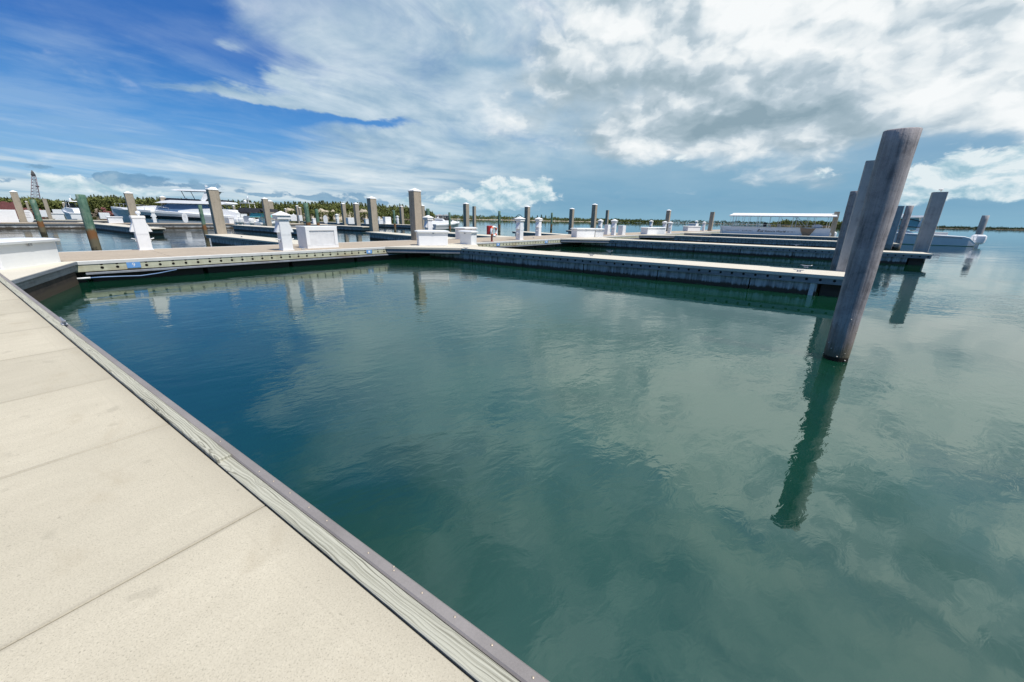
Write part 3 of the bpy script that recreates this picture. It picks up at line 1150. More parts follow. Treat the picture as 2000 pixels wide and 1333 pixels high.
# fingers on the far side of the walkway
def far_finger(label, u0, v0, u1, v1, width):
    a = at(u0, v0, DECK)
    c = at(u1, v1, DECK)
    c2 = meet(Vector((a.x, a.y, 0)), Vector((c.x - a.x, c.y - a.y, 0)), WE(0, E_FAR - .01), WV)
    return strip_dock(label, a, c2, width, 'fingers on the far side of the walkway')


far_finger('cream finger dock behind the walkway, with the tall square piling on its tip', 400, 458, 545, 473.5, 1.7)
far_finger('finger dock ending behind the louvred cabinet at a square piling', 714, 453, 800, 460.5, 1.7)
far_finger('finger dock behind the life ring post', 845, 453.5, 960, 462, 1.8)
far_finger('finger dock behind the pair of pedestals in the middle', 1000, 452.2, 1085, 458, 1.9)
far_finger('farthest finger dock behind the middle square piling', 1105, 450, 1160, 453.5, 2.0)

# second walkway across the fairway and its fingers
p0, p1 = at(-60, 435.2, DECK), at(640, 438.2, DECK)
strip_dock('far walkway on the left, along the row of white boxes under the trees', p0, p1, 3.0, None, 'walkway_concrete', 'far_walkway_dock')


def finger_far(label, u0, v0, u1, v1, width):
    return strip_dock(label, at(u0, v0, DECK), at(u1, v1, DECK), width, 'fingers of the far walkway')


finger_far('far finger dock on the left passing behind the green pile', 150, 434.2, 272, 446.0, 2.0)
finger_far('far finger dock pointing at the square white pedestal from the motor yacht', 450, 439.5, 590, 448.5, 2.0)
finger_far('low far finger dock behind the louvred cabinet', 560, 436.5, 708, 443.2, 2.0)
finger_far('distant dock strip with white cabinets in front of the sand bank', 590, 432.5, 860, 441.8, 2.2)
finger_far('distant dock strip left under the row of white boxes', -40, 428.5, 215, 431.0, 2.6)

# finger cleats
cleat(910, 487.0, 'dark cleat beside the pair of dock boxes at the root of the nearest finger')
cleat(1155, 500.5, 'dark cleat midway along the edge of the nearest finger')
cleat(1560, 531.5, 'dark cleat near the tip of the nearest finger')
cleat(1574, 523.0, 'pale cleat across from the dark one near the tip of the nearest finger', None, DECK + .01, 1.1)
cleat(1190, 493.5, 'pale cleat on the far edge of the nearest finger')
cleat(1365, 471.5, 'left one of two small pale cleats on the second finger')
cleat(1555, 480.3, 'right one of two small pale cleats on the second finger')
cleat(592, 488.0, 'dark cleat on the walkway edge in front of the louvred cabinet', -WA + math.pi / 2)
cleat(472, 463.8, 'dark cleat on the finger behind the walkway near the tall piling')
cleat(1042, 465.5, 'dark cleat on the walkway between two white pedestals', -WA + math.pi / 2)

# ------------------------------------------------------------------ pilings
def square_pile(ut, vt, ub, vb, wpx, label, cap=True, zb=DECK, group='square concrete pilings', mat='pile_square', rz=None):
    p_ = at(ub, vb, zb)
    dist = math.hypot(p_.x, p_.y)
    vm = (vt + vb) / 2
    um = (ut + ub) / 2
    app = az_span(um - wpx / 2, vm, um + wpx / 2, vm) * dist
    a, _ = sky_at(um, vm)
    rz = -WA if rz is None else rz
    rel = rz + a
    side = app / (abs(math.cos(rel)) + abs(math.sin(rel)))
    side = max(.28, min(.70, side))
    p_ = p_ + Vector((math.sin(a), math.cos(a), 0)) * (side * .55)
    zt = top_z(p_, ut, vt)
    ch = side * .27 if cap else 0.0
    t = empty('square_piling', (p_.x, p_.y, 0), rz, label, 'piling', group)
    mb = MB()
    hh = zt - ch - (.05 if cap else 0)
    b_ = .022
    rings = []
    for z in (-1.2, .4, 1.2, hh):
        h = side / 2
        rings.append([(x, y, z) for x, y in ((-h, -h + b_), (-h + b_, -h), (h - b_, -h), (h, -h + b_), (h, h - b_), (h - b_, h), (-h + b_, h), (-h, h - b_))])
    mb.loft(rings)
    mb.build('shaft', mat, t)
    if cap:
        mb = MB()
        mb.bevbox((0, 0, hh + .03), (side + .05, side + .05, .06), None, 0, .012)
        mb.pyramid((0, 0, hh + .061), side + .03, ch)
        mb.build('cap', 'cap_white', t)
    return t


def round_pile(ut, vt, ub, vb, wpx, label, zb=0.0, group='round green pilings', mat='pile_green', taper=.94, seed=0, slant=0.0, cap=None, foot=1.04):
    p_ = at(ub, vb, zb)
    dist = math.hypot(p_.x, p_.y)
    vm, um = (vt + vb) / 2, (ut + ub) / 2
    r = az_span(um - wpx / 2, vm, um + wpx / 2, vm) * dist / 2
    r = max(.07, min(.34, r))
    zt = top_z(p_, ut, vt)
    t = empty('round_piling', (p_.x, p_.y, 0), seed * 1.1, label, 'piling', group)
    rr = random.Random(seed)
    mb = MB()
    rings = []
    seg = 20 if r > .15 else 12
    ph = [rr.uniform(0, 6.28) for _ in range(4)]
    nz = 26 if dist < 25 else 8
    for i in range(nz + 1):
        f = i / nz
        z = -1.4 + (zt + 1.4) * f
        rad = r * (foot - (foot - taper) * f)
        ring = []
        for k in range(seg):
            a = 2 * math.pi * k / seg
            w = 1 + .018 * math.sin(2 * a + ph[0] + f * 2) + .012 * math.sin(5 * a + ph[1] + 3 * f) + .010 * math.sin(9 * f * 3 + ph[2] + a)
            zz = z + (slant * math.cos(a - ph[3]) if i == nz else 0)
            ring.append((rad * w * math.cos(a), rad * w * math.sin(a), zz))
        rings.append(ring)
    rings.append([(x * .93, y * .93, z + .015) for x, y, z in rings[-1]])
    mb.loft(rings, 0, True, True)
    mb.build('shaft', mat, t)
    if cap:
        mb = MB()
        mb.lathe([(r * 1.02, zt + .018), (r * 1.06, zt + .03), (r * .9, zt + .05), (.01, zt + .06)], 14)
        mb.build('cap', cap, t)
    return t


square_pile(22, 372, 47, 434.5, 15, 'capped square piling at the left edge, beside the white rounded board')
square_pile(248, 374, 267, 441, 19, 'capped square piling right behind the flat-topped tall pedestal')
square_pile(316, 383, 329, 434.5, 14, 'capped square piling in front of the middle of the motor yacht')
square_pile(410, 365.5, 432, 457.5, 25, 'large capped square piling in front of the stern of the motor yacht')
square_pile(512, 386, 525, 439.5, 15, 'capped square piling behind the pyramid-capped pedestal, nearer of a close pair')
square_pile(523.5, 391, 534, 437.5, 14, 'capped square piling half hidden behind its nearer twin by the pyramid-capped pedestal')
square_pile(726, 384, 731, 452.5, 19, 'capped square piling right of the louvred cabinet on a finger tip')
square_pile(811, 368, 815, 470, 25, 'largest capped square piling, behind the dock box in the middle')
square_pile(667, 396.5, 674, 437, 11, 'slim capped square piling above the right side of the louvred cabinet, left one of two')
square_pile(693.5, 396, 699, 440.5, 12.5, 'slim capped square piling above the right side of the louvred cabinet, right one of two')
square_pile(783, 402, 786, 437, 9.5, 'small capped square piling left of the largest piling')
square_pile(826, 400.5, 827, 446, 9, 'small capped square piling peeping out right of the largest piling')
square_pile(911.5, 396, 911, 446, 13, 'capped square piling behind the pair of dock boxes near the cabin cruiser')
square_pile(927, 403.5, 926.5, 441, 7.5, 'thin uncapped square piling right of the one by the cabin cruiser', False)
square_pile(1031, 402, 1029, 448.5, 11.5, 'capped square piling between two white pedestals in the middle')
square_pile(1117.5, 406.5, 1115, 447, 10, 'capped square piling left of the tall boxes, on the tip of a far finger')
square_pile(1164, 398, 1158, 449.5, 14.5, 'capped square piling behind the wide dock box right of the middle')
square_pile(1186, 411, 1184, 443, 8, 'uncapped square piling behind the white cabinets right of the middle', False, group=None)
square_pile(1304.5, 409.5, 1301, 452, 9.5, 'capped square piling among the pedestals left of the tour boat')
square_pile(1392.5, 414.5, 1386, 451.5, 9.5, 'uncapped square piling left of the bow of the tour boat', False)
square_pile(1632, 414, 1623, 462, 11, 'uncapped square piling at the right end of the tour boat', False)
square_pile(88, 388.5, 99, 428, 8.5, 'small uncapped square piling left of the tall green pile', False)
square_pile(121, 395.5, 131, 420, 8, 'small capped square piling just left of the small far cruiser')
square_pile(149, 400, 155, 416, 6.5, 'tiny square piling in front of the small far cruiser', False)
square_pile(455.5, 401.5, 462, 434, 6, 'small capped square piling behind the stern deck of the motor yacht')
square_pile(559.5, 407.5, 561, 432, 5.5, 'small capped square piling right of the pyramid-capped pedestal, before the sand bank')
square_pile(582.5, 401.5, 584, 431, 7, 'small capped square piling left of the straight green pile, left one of a close pair')
square_pile(587.5, 405, 589, 432, 6, 'small capped square piling left of the straight green pile, right one of a close pair')
square_pile(53, 393, 60, 420, 5, 'tiny capped square piling peeping out left of the short green pile')

GG = 'round green pilings'
round_pile(155.5, 381, 190, 491, 21, 'tall green pile with rusty foot left of the flat-topped pedestal', seed=1, slant=.02)
round_pile(62.5, 390.5, 86, 458, 14, 'shorter green pile with rusty foot beside the white rounded board', seed=2)
round_pile(387, 401, 404, 466, 8.5, 'thin green pile with orange foot left of the large piling by the yacht', seed=3)
round_pile(603, 397.5, 604, 451, 9.5, 'straight green pile above the louvred cabinet', seed=4)
round_pile(620.5, 409, 623, 451, 6.5, 'thin grey-green pile above the louvred cabinet, right of the thicker one', seed=5)
round_pile(771, 411.5, 772, 453, 4.5, 'thin grey-green pile left of the largest square piling', seed=6)
round_pile(837, 408, 837.5, 450, 7, 'green pile top rising behind the white cap right of the largest piling', seed=7)
round_pile(878, 415.5, 879, 459, 4.5, 'thin dark green pile in front of the cabin cruiser', seed=8)
round_pile(975.5, 412.5, 975, 452.5, 5, 'thin dark green pile right of the life ring post', seed=9)
round_pile(1078.5, 416, 1076.5, 449, 4, 'thin dark green pile right of the middle pedestals', seed=10)

big = round_pile(1767, 255, 1631, 701, 63, 'huge weathered timber pile standing in the water in the right foreground', 0.0, 'weathered piles on the right', 'pile_timber', 1.13, 21, .012, None, .86)
mb = MB()
rr = random.Random(5)
rad = max((v.co.xy.length for v in big.children[0].data.vertices if v.co.z < .2), default=.3)
cam_a = math.atan2(-big.location.y, -big.location.x) - big.rotation_euler.z
for i in range(12):
    a = cam_a + rr.uniform(-1.3, 1.3)
    z = rr.choice([rr.uniform(.02, .1), rr.uniform(.12, .3), rr.uniform(.45, .75)])
    s = rr.uniform(.006, .013)
    mb.ellipsoid((rad * math.cos(a), rad * math.sin(a), z), (s, s, s * .8), 7, 4)
mb.build('barnacles', 'barnacle', big)
RP = 'weathered piles on the right'
square_pile(1703, 315.5, 1650, 531.5, 40, 'grey square pile on the tip of the nearest finger, behind the huge timber pile', False, DECK, RP, 'pile_grey')
round_pile(1670, 374.5, 1627, 546, 24, 'round timber pile left of the grey square one by the nearest finger', 0.0, RP, 'pile_timber', 1.06, 22, 0, None, .94)
square_pile(1752, 403, 1735, 476, 19, 'grey square pile right of the huge timber pile, left of a round one', False, DECK, RP, 'pile_grey')
round_pile(1780.5, 402.5, 1751, 487, 15, 'slim round pile between two grey square piles in front of the hardtop boat', 0.0, RP, 'pile_timber', 1.05, 23, 0, None, .95)
R6 = square_pile(1833, 376, 1797, 491.5, 33, 'wide grey square pile at the tip of the second finger with a gull on top', False, DECK, RP, 'pile_grey')
round_pile(1931, 421.5, 1904, 479, 17, 'lone grey pile behind the outboard of the hardtop boat at the right', 0.0, RP, 'pile_grey', .98, 24)

# white guide post at the float end of the nearest finger
p_ = DN(1.22, 15.72)
gp = empty('guide_post', (p_.x, p_.y, 0), -TH, 'pale square guide post under the tip of the nearest finger', 'post')
mb = MB(); mb.bevbox((0, 0, .05), (.13, .16, .72), None, 0, .01); mb.build('post', 'off_white', gp)

# gull on the wide square pile
zt = max(v.co.z for v in R6.children[0].data.vertices)
g = empty('gull', (R6.location.x + .10, R6.location.y + .05, zt), 0.4, 'small grey and white gull standing on the wide grey square pile', 'bird')
mb = MB()
mb.loft([[(x, r * math.cos(a) * .85, z + r * math.sin(a)) for a in [2 * math.pi * k / 10 for k in range(10)]] for x, z, r in
         ((-.19, .13, .006), (-.14, .135, .022), (-.06, .145, .052), (.02, .155, .066), (.08, .17, .058), (.115, .205, .036), (.13, .235, .030), (.155, .250, .032), (.182, .248, .020), (.195, .243, .008))], 0, True, True)
mb.build('body', 'feather_white', g)
for s in (-1, 1):
    mb = MB()
    mb.loft([[(x, s * (.045 + w * .012 * math.cos(a)), z + w * math.sin(a)) for a in [2 * math.pi * k / 8 for k in range(8)]] for x, z, w in ((-.25, .135, .004), (-.16, .145, .025), (-.04, .16, .042), (.05, .17, .03), (.08, .175, .008))], 0, True, True)
    mb.build('wing', 'feather_grey', g)
    mb = MB(); mb.tube([(.01, s * .025, .10), (.015, s * .025, .0)], .006, 6); mb.box((.03, s * .025, .005), (.05, .03, .008)); mb.build('leg', 'beak_yellow', g)
mb = MB(); mb.tube([(.19, 0, .244), (.225, 0, .238), (.235, 0, .230)], [.008, .006, .002], 6); mb.build('beak', 'beak_yellow', g)


# ------------------------------------------------------------------ power pedestals
def make_pedestal(flat=False):
    t = empty('power_pedestal', (0, 0, 0))
    s = .40
    mb = MB()
    mb.bevbox((0, 0, .62), (s, s, 1.24), None, 0, .012)
    mb.box((0, 0, .02), (s + .05, s + .05, .04))
    mb.build('post', 'white_plastic', t)
    mb = MB(); mb.box((s / 2 + .003, 0, .62), (.006, s - .06, .010)); mb.box((s / 2 + .002, 0, .92), (.005, s - .05, .56)); mb.build('door_panel', 'white_gelcoat', t)
    if flat:
        mb = MB(); mb.bevbox((0, 0, 1.29), (s + .03, s + .03, .10), None, 0, .02); mb.build('cap', 'cap_white', t)
        mb = MB(); mb.lathe([(.04, 1.33), (.04, 1.38), (.075, 1.41), (.085, 1.46), (.06, 1.51), (.01, 1.53)], 14, 0, (-.05, .06, 0)); mb.build('lamp', 'white_gelcoat', t)
    else:
        mb = MB()
        mb.bevbox((0, 0, 1.30), (s + .12, s + .12, .15), None, 0, .012)
        mb.pyramid((0, 0, 1.376), s + .20, .16)
        mb.box((0, 0, 1.371), (s + .20, s + .20, .012))
        mb.build('cap', 'cap_white', t)
    for sy in (-1, 1):
        mb = MB()
        y0 = sy * s / 2
        x = .14
        vs = [(-x, y0, 1.10), (x, y0, 1.10), (x, y0, .72), (-x, y0, .72), (-x, y0 + sy * .13, .74), (x, y0 + sy * .13, .74), (-x, y0 + sy * .13, .72), (x, y0 + sy * .13, .72)]
        fs = [(0, 4, 5, 1), (4, 6, 7, 5), (0, 3, 6, 4), (1, 5, 7, 2), (3, 2, 7, 6)]
        if sy < 0:
            pass
        else:
            fs = [tuple(reversed(f)) for f in fs]
        mb.add(vs, fs)
        mb.build('outlet_hood', 'white_plastic', t)
        mb = MB(); mb.box((.03, y0 + sy * .004, .90), (.09, .006, .12)); mb.build('outlet', 'dark_metal', t)
        mb = MB()
        mb.tube([(-.08, y0, .42), (-.07, y0 + sy * .10, .45), (0, y0 + sy * .14, .46), (.07, y0 + sy * .10, .45), (.08, y0, .42)], .018, 7)
        mb.tube([(0, y0, .36), (0, y0 + sy * .05, .36)], .03, 8)
        mb.build('hose_hook', 'white_plastic', t)
    return t


PED, PEDF = make_pedestal(False), make_pedestal(True)
_pu = {}


def pedestal(ut, vt, ub, vb, label, flat=False, sxy=None):
    src = PEDF if flat else PED
    o = src if flat not in _pu else copy_tree(src)
    _pu[flat] = True
    p_ = at(ub, vb, DECK)
    a, _ = sky_at(ub, vb)
    p_ = p_ + Vector((math.sin(a), math.cos(a), 0)) * .2
    h = (top_z(p_, ut, vt) - DECK) / (1.53 if flat else 1.535)
    h = max(.5, min(1.35, h))
    o.location = p_
    o.rotation_euler = (0, 0, -WA)
    k = sxy or min(1.05, h)
    o.scale = (k, k, h)
    return tag(o, label, 'power pedestal', 'white power pedestals')


pedestal(264, 412, 285, 489, 'tall flat-topped pedestal with a small round lamp, nearest on the left of the walkway', True)
pedestal(547, 412.5, 560, 490, 'tall pyramid-capped pedestal with side hoods, left of the louvred cabinet')
pedestal(836, 420.5, 838, 466, 'pyramid-capped pedestal half hidden behind the middle dock box')
pedestal(1017, 423, 1014.5, 469, 'pyramid-capped pedestal right of the life ring post, nearer of two')
pedestal(1054, 424.5, 1051, 461.3, 'pyramid-capped pedestal right of the life ring post, farther of two')
pedestal(1173.5, 428.5, 1171, 455, 'small pedestal behind the wide dock box, left of the twin white cabinets')
pedestal(1199, 428.2, 1197.5, 460, 'small pedestal standing between the twin white cabinets')
pedestal(1271, 430.5, 1270, 451, 'small pedestal behind the left end of the far dock box')
pedestal(1297.5, 432, 1296, 456, 'small pedestal at the right end of the far dock box, left of a close pair')
pedestal(1309.5, 433, 1307, 456, 'small pedestal right of the far dock box, right of a close pair')
pedestal(1361, 431, 1358, 449, 'tiny pedestal rising behind the farthest dock box')
pedestal(1375.5, 433, 1373, 451.5, 'tiny pedestal just right of the farthest dock box')
pedestal(297, 411, 303, 435, 'white pedestal in front of the bow half of the motor yacht')
pedestal(633, 421.5, 637, 437, 'tiny pedestal above the louvred cabinet, left of two', True)
pedestal(658, 418, 660, 437, 'tiny pedestal above the louvred cabinet, right of two')
pedestal(739.5, 423, 741, 438, 'tiny lamp-topped pedestal behind the piling right of the louvred cabinet', True)
pedestal(777, 421.5, 777, 437.5, 'tiny greyish pedestal left of the small piling by the largest piling')
pedestal(573, 417, 575, 432, 'tiny lamp-topped pedestal beyond the louvred cabinet, beside a white cabinet', True)


# rounded white boards on posts
def rounded_board(u0, u1, vt, vb, label, lines=4):
    um = (u0 + u1) / 2
    p_ = at(um, vb, DECK)
    dist = math.hypot(p_.x, p_.y)
    a, _ = sky_at(um, vb)
    W = az_span(u0, vb - 10, u1, vb - 10) * dist
    Hh = top_z(p_, um, vt) - DECK
    t = empty('rounded_board', p_, -a, label, 'board', 'rounded white boards')
    ring = []
    for k in range(24):
        th = 2 * math.pi * k / 24
        ring.append((W / 2 * math.copysign(abs(math.cos(th)) ** .75, math.cos(th)), Hh / 2 + Hh / 2 * math.copysign(abs(math.sin(th)) ** .85, math.sin(th))))
    mb = MB()
    mb.loft([[(x, -.04, z) for x, z in ring], [(x, .04, z) for x, z in ring]])
    mb.build('panel', 'white_gelcoat', t)
    mb = MB()
    for i in range(lines):
        mb.box((-.03 * W * (i % 2), -.043, Hh * (.80 - .14 * i)), (W * (.50 - .06 * (i % 3)), .004, Hh * .030))
    mb.build('lettering', 'letter_grey', t)
    mb = MB()
    mb.box((0, .08, Hh * .3), (W * .3, .06, Hh * .6))
    mb.build('stand', 'grey_metal', t)


rounded_board(50, 69, 410.5, 434.5, 'white rounded board with grey lines on the far left dock beside the short green pile')
rounded_board(358, 369, 416.8, 435.5, 'white rounded board in front of the motor yacht hull', 3)
rounded_board(632.5, 641, 421, 437, 'small white rounded board above the louvred cabinet', 1)


# ------------------------------------------------------------------ dock boxes and cabinets
def dock_box(L, R, depth, ztop, label, flare=.05):
    """L, R: plan points of the foot of the visible front, left and right"""
    L, R = Vector((L.x, L.y, 0)), Vector((R.x, R.y, 0))
    t_ = (R - L)
    W = t_.length
    t_.normalize()
    back = Vector((-t_.y, t_.x, 0))
    ctr = (L + R) / 2 + back * (depth / 2)
    t = empty('dock_box', (ctr.x, ctr.y, DECK + .004), math.atan2(t_.y, t_.x), label, 'dock box', 'white dock boxes')
    H_ = ztop - DECK
    lid = H_ * .13
    mb = MB()
    rings = []
    for z, f in ((0.0, 0.0), (.02, 0.0), (H_ - lid - .02, flare * .3), (H_ - lid, flare * .3)):
        x, y = W / 2 + f, depth / 2 + f
        q = .035
        rings.append([(-x + q, -y, z), (x - q, -y, z), (x, -y + q, z), (x, y - q, z), (x - q, y, z), (-x + q, y, z), (-x, y - q, z), (-x, -y + q, z)])
    mb.loft(rings)
    mb.build('body', 'white_gelcoat', t)
    mb = MB()
    rings = []
    for z, f in ((H_ - lid - .01, .095), (H_ - lid * .45, .105), (H_ - lid * .40, .085), (H_ - .012, -.01), (H_, -.10)):
        x, y = W / 2 + f, depth / 2 + f
        q = .05
        rings.append([(-x + q, -y, z), (x - q, -y, z), (x, -y + q, z), (x, y - q, z), (x - q, y, z), (-x + q, y, z), (-x, y - q, z), (-x, -y + q, z)])
    mb.loft(rings)
    mb.build('lid', 'white_gelcoat', t)
    mb = MB(); mb.box((0, -depth / 2 - flare - .012, H_ - lid - .05), (.10, .02, .07)); mb.build('latch', 'grey_metal', t)
    return t


bl, br = at(6, 527.8, DECK), at(121, 512.3, DECK)
dock_box(bl, br, .85, top_z(br, 113, 464.5), 'large white dock box on the corner deck at the left edge of the picture')
bl, br = at(818, 480.3, DECK), at(875, 480, DECK)
dock_box(bl, br, .75, top_z(bl, 845, 450.5), 'wide white dock box on the walkway corner, in front of the largest piling')
bl, br = at(898, 477, DECK), at(920.5, 478.6, DECK)
dock_box(bl, br, .50, top_z(bl, 905, 450.5), 'white dock box seen end-on beside the finger root, nearer of a pair')
bl, br = at(908, 468.5, DECK), at(930, 466.6, DECK)
dock_box(bl, br, .8, top_z(br, 925, 444), 'white dock box half hidden behind its nearer end-on neighbour')
bl, br = at(1126, 464.2, DECK), at(1161, 464, DECK)
dock_box(bl, br, .85, top_z(bl, 1140, 446.2), 'wide white dock box at the root of the second finger')
bl, br = at(1162, 463.8, DECK), at(1178, 464, DECK)
dock_box(bl, br, .55, top_z(bl, 1168, 446.6), 'end-on dock box touching the wide one at the root of the second finger')
bl, br = at(1264, 458.2, DECK), at(1298, 457.8, DECK)
dock_box(bl, br, 1.0, top_z(bl, 1280, 444.6), 'far dock box with the small pedestals behind it')
bl, br = at(1343, 452.0, DECK), at(1367, 452.2, DECK)
dock_box(bl, br, 1.2, top_z(bl, 1355, 442), 'farthest dock box, left of the tour boat')

# the louvred cabinet
bl, br = at(601, 486, DECK), at(662, 487, DECK)
bl, br = Vector((bl.x, bl.y, 0)), Vector((br.x, br.y, 0))
W = (br - bl).length * 1.02; t_ = WV.copy()
br = meet(Vector((0, 0, 0)), Vector((br.x, br.y, 0)), bl, WV); W = (br - bl).length
dep = .95
H_ = top_z(bl, 596, 444) - DECK
ctr = (bl + br) / 2 + Vector((-t_.y, t_.x, 0)) * dep / 2
lc = empty('louvred_cabinet', (ctr.x, ctr.y, DECK), math.atan2(t_.y, t_.x), 'white louvred equipment cabinet on the walkway right of the pyramid-capped pedestal', 'cabinet')
mb = MB()
mb.bevbox((0, .02, H_ / 2), (W, dep - .04, H_), None, 0, .01)
mb.build('body', 'white_plastic', lc)
mb = MB()
y = -dep / 2
for (x, z, sx_, sz) in ((0, H_ - .08, W, .16), (0, .06, W, .12), (-W / 2 + .08, H_ / 2 - .01, .16, H_ - .28), (W / 2 - .08, H_ / 2 - .01, .16, H_ - .28)):
    mb.box((x, y + .004, z), (sx_ - .004, .045, sz))
mb.build('front_frame', 'white_gelcoat', lc)
mb = MB()
n_s = 13
for i in range(n_s):
    z = .135 + (H_ - .32) * (i + .5) / n_s
    hh = (H_ - .30) / n_s * .52
    vs = []
    for x in (-W / 2 + .161, W / 2 - .161):
        vs += [(x, y + .050, z - hh), (x, y + .012, z - hh * .9), (x, y + .050, z + hh)]
    mb.add(vs, [(0, 1, 4, 3), (1, 2, 5, 4), (2, 0, 3, 5)])
mb.build('louvre', 'white_plastic', lc)
mb = MB(); mb.bevbox((0, 0, H_ + .018), (W + .05, dep + .03, .035), None, 0, .012); mb.build('lid', 'white_gelcoat', lc)


def far_box(u0, u1, vt, vb, label, lid=False, depth=.7, rz=None, mat='white_gelcoat'):
    um = (u0 + u1) / 2
    p_ = at(um, vb, DECK)
    dist = math.hypot(p_.x, p_.y)
    a, _ = sky_at(um, vb)
    app = az_span(u0, vb, u1, vb) * dist
    rz = -WA if rz is None else rz
    rel = rz + a + math.pi / 2          # local y (the wide side) against the line of sight
    wy = app / (abs(math.cos(rel - math.pi / 2 + math.pi / 2)) * depth + abs(math.sin(rel)) + .02)
    wy = app / max(.5, abs(math.sin(rel)) + depth * abs(math.cos(rel)))
    wx = wy * depth
    Hh = top_z(p_, um, vt) - DECK
    p_ = p_ + Vector((math.sin(a), math.cos(a), 0)) * wx * .5
    t = empty('dock_box' if lid else 'white_cabinet', p_, rz, label, 'dock box' if lid else 'cabinet', 'white boxes on the far docks')
    mb = MB()
    mb.bevbox((0, 0, Hh * .44 if lid else Hh / 2), (wx, wy, Hh * .88 if lid else Hh), None, 0, .02)
    mb.build('body', mat, t)
    mb = MB()
    if lid:
        mb.bevbox((0, 0, Hh * .94), (wx * 1.14, wy * 1.12, Hh * .12), None, 0, .03)
        mb.build('lid', 'white_gelcoat', t)
    else:
        mb.box((wx / 2 + .004, 0, Hh * .5), (.008, wy * .84, Hh * .78))
        mb.box((wx / 2 + .02, wy * .28, Hh * .55), (.03, .04, .16))
        mb.build('door', 'white_plastic', t)
    return t


far_box(-8, 31, 410, 434.5, 'large white cabinet at the left edge behind the capped piling')
far_box(75, 93, 411, 424, 'small white box behind the short green pile', False)
far_box(101, 123, 416.5, 428, 'small white dock box left of the small far cruiser', True)
far_box(107, 122, 409.5, 419, 'white panel cabinet behind the small dock box by the far cruiser')
far_box(143, 164, 416.5, 428, 'small white dock box under the white ring, left of the tall green pile', True)
far_box(198, 214, 416, 428, 'white cabinet in front of the bow of the motor yacht')
far_box(215, 238, 423.5, 436.3, 'white dock box just left of the capped piling behind the flat-topped pedestal', True)
far_box(447, 463, 425.5, 437, 'small white dock box beside the stern of the motor yacht', True)
far_box(557.5, 565, 422, 432, 'tiny white cabinet right of the pyramid-capped pedestal, left of two')
far_box(566.5, 579.5, 420, 432, 'tiny white cabinet right of the pyramid-capped pedestal, right of two')
far_box(584, 591, 421, 432, 'tiny white cabinet left of the straight green pile')
far_box(610.5, 619.5, 427, 438, 'tiny white dock box between the two green piles', True)
far_box(677, 692, 425.5, 438, 'white cabinet between the two slim pilings above the louvred cabinet')
far_box(712, 722, 428, 438, 'small white dock box left of the piling right of the louvred cabinet', True)
far_box(748.5, 764, 424, 438, 'white cabinet right of the piling right of the louvred cabinet')
far_box(738, 748, 429, 438, 'tiny dock box tucked against the white cabinet left of the thin grey-green pile', True)
far_box(1178, 1192, 439.5, 458.5, 'white cabinet left of the small pedestal, one of twins')
far_box(1204.5, 1222.5, 441, 459.5, 'white cabinet right of the small pedestal, one of twins')
far_box(1341, 1365, 437, 450, 'white cabinet behind the farthest dock box')

# ------------------------------------------------------------------ life ring stations
def ring_mesh(mb, c_, R, r, ax, ay, seg=28, mi=0, a0=0.0, a1=2 * math.pi):
    az_ = ax.cross(ay)
    rings = []
    full = abs(a1 - a0 - 2 * math.pi) < 1e-4
    n_ = seg if full else seg + 1
    for i in range(n_):
        a = a0 + (a1 - a0) * i / seg
        rad = ax * math.cos(a) + ay * math.sin(a)
        rings.append([c_ + rad * (R + r * math.cos(b)) + az_ * (r * 1.1 * math.sin(b)) for b in [2 * math.pi * k / 10 for k in range(10)]])
    if full:
        rings.append(rings[0])
    mb.loft(rings, mi, not full, True)


p_ = at(960.5, 472.6, DECK)
ls = empty('life_ring_station', p_, -WA + .06, 'red post and box with a white and orange life ring on the walkway edge', 'life ring station')
zt_ = top_z(p_, 958, 441.5) - DECK
mb = MB(); mb.bevbox((0, 0, zt_ * .5), (.10, .10, zt_), None, 0, .01); mb.box((0, 0, .01), (.2, .2, .02)); mb.build('post', 'red_paint', ls)
mb = MB(); mb.bevbox((-.10, -.10, zt_ - .28), (.22, .46, .58), None, 0, .03); mb.build('box', 'red_paint', ls)
lr = MB(); ring_mesh(lr, Vector((.13, .06, zt_ - .36)), .29, .075, Vector((0, 1, 0)), Vector((0, 0, 1)))
lro = lr.build('ring', 'white_gelcoat', ls)
for i in range(4):
    q = MB(); ring_mesh(q, Vector((.13, .06, zt_ - .36)), .29, .078, Vector((0, 1, 0)), Vector((0, 0, 1)), 6, 0, i * math.pi / 2 + .5, i * math.pi / 2 + .95)
    q.build('band', 'orange_paint', lro)

p_ = at(145, 424, DECK)
ls = empty('life_ring_station', p_, R_(-48) , 'small white life ring on a post at the far left dock', 'life ring station')
ls.rotation_euler = (0, 0, -WA)
R0 = az_span(141, 414, 149.5, 414) * math.hypot(p_.x, p_.y) / 2
zc = top_z(p_, 145, 414.5) - DECK
mb = MB(); mb.bevbox((-.1, 0, zc * .55), (.12, .12, zc * 1.1), None, 0, .01); mb.build('post', 'white_plastic', ls)
mb = MB(); ring_mesh(mb, Vector((.08, 0, zc)), R0 * .8, R0 * .22, Vector((0, 1, 0)), Vector((0, 0, 1))); mb.build('ring', 'white_gelcoat', ls)

# ------------------------------------------------------------------ boats (local: x forward from the transom, z up from the waterline)
def boat_root(name, bow, stern, label, cat='boat', group=None):
    b_, s_ = Vector((bow.x, bow.y, 0)), Vector((stern.x, stern.y, 0))
    d_ = b_ - s_
    L = d_.length
    t = empty(name, s_, math.atan2(d_.y, d_.x), label, cat, group)
    return t, L


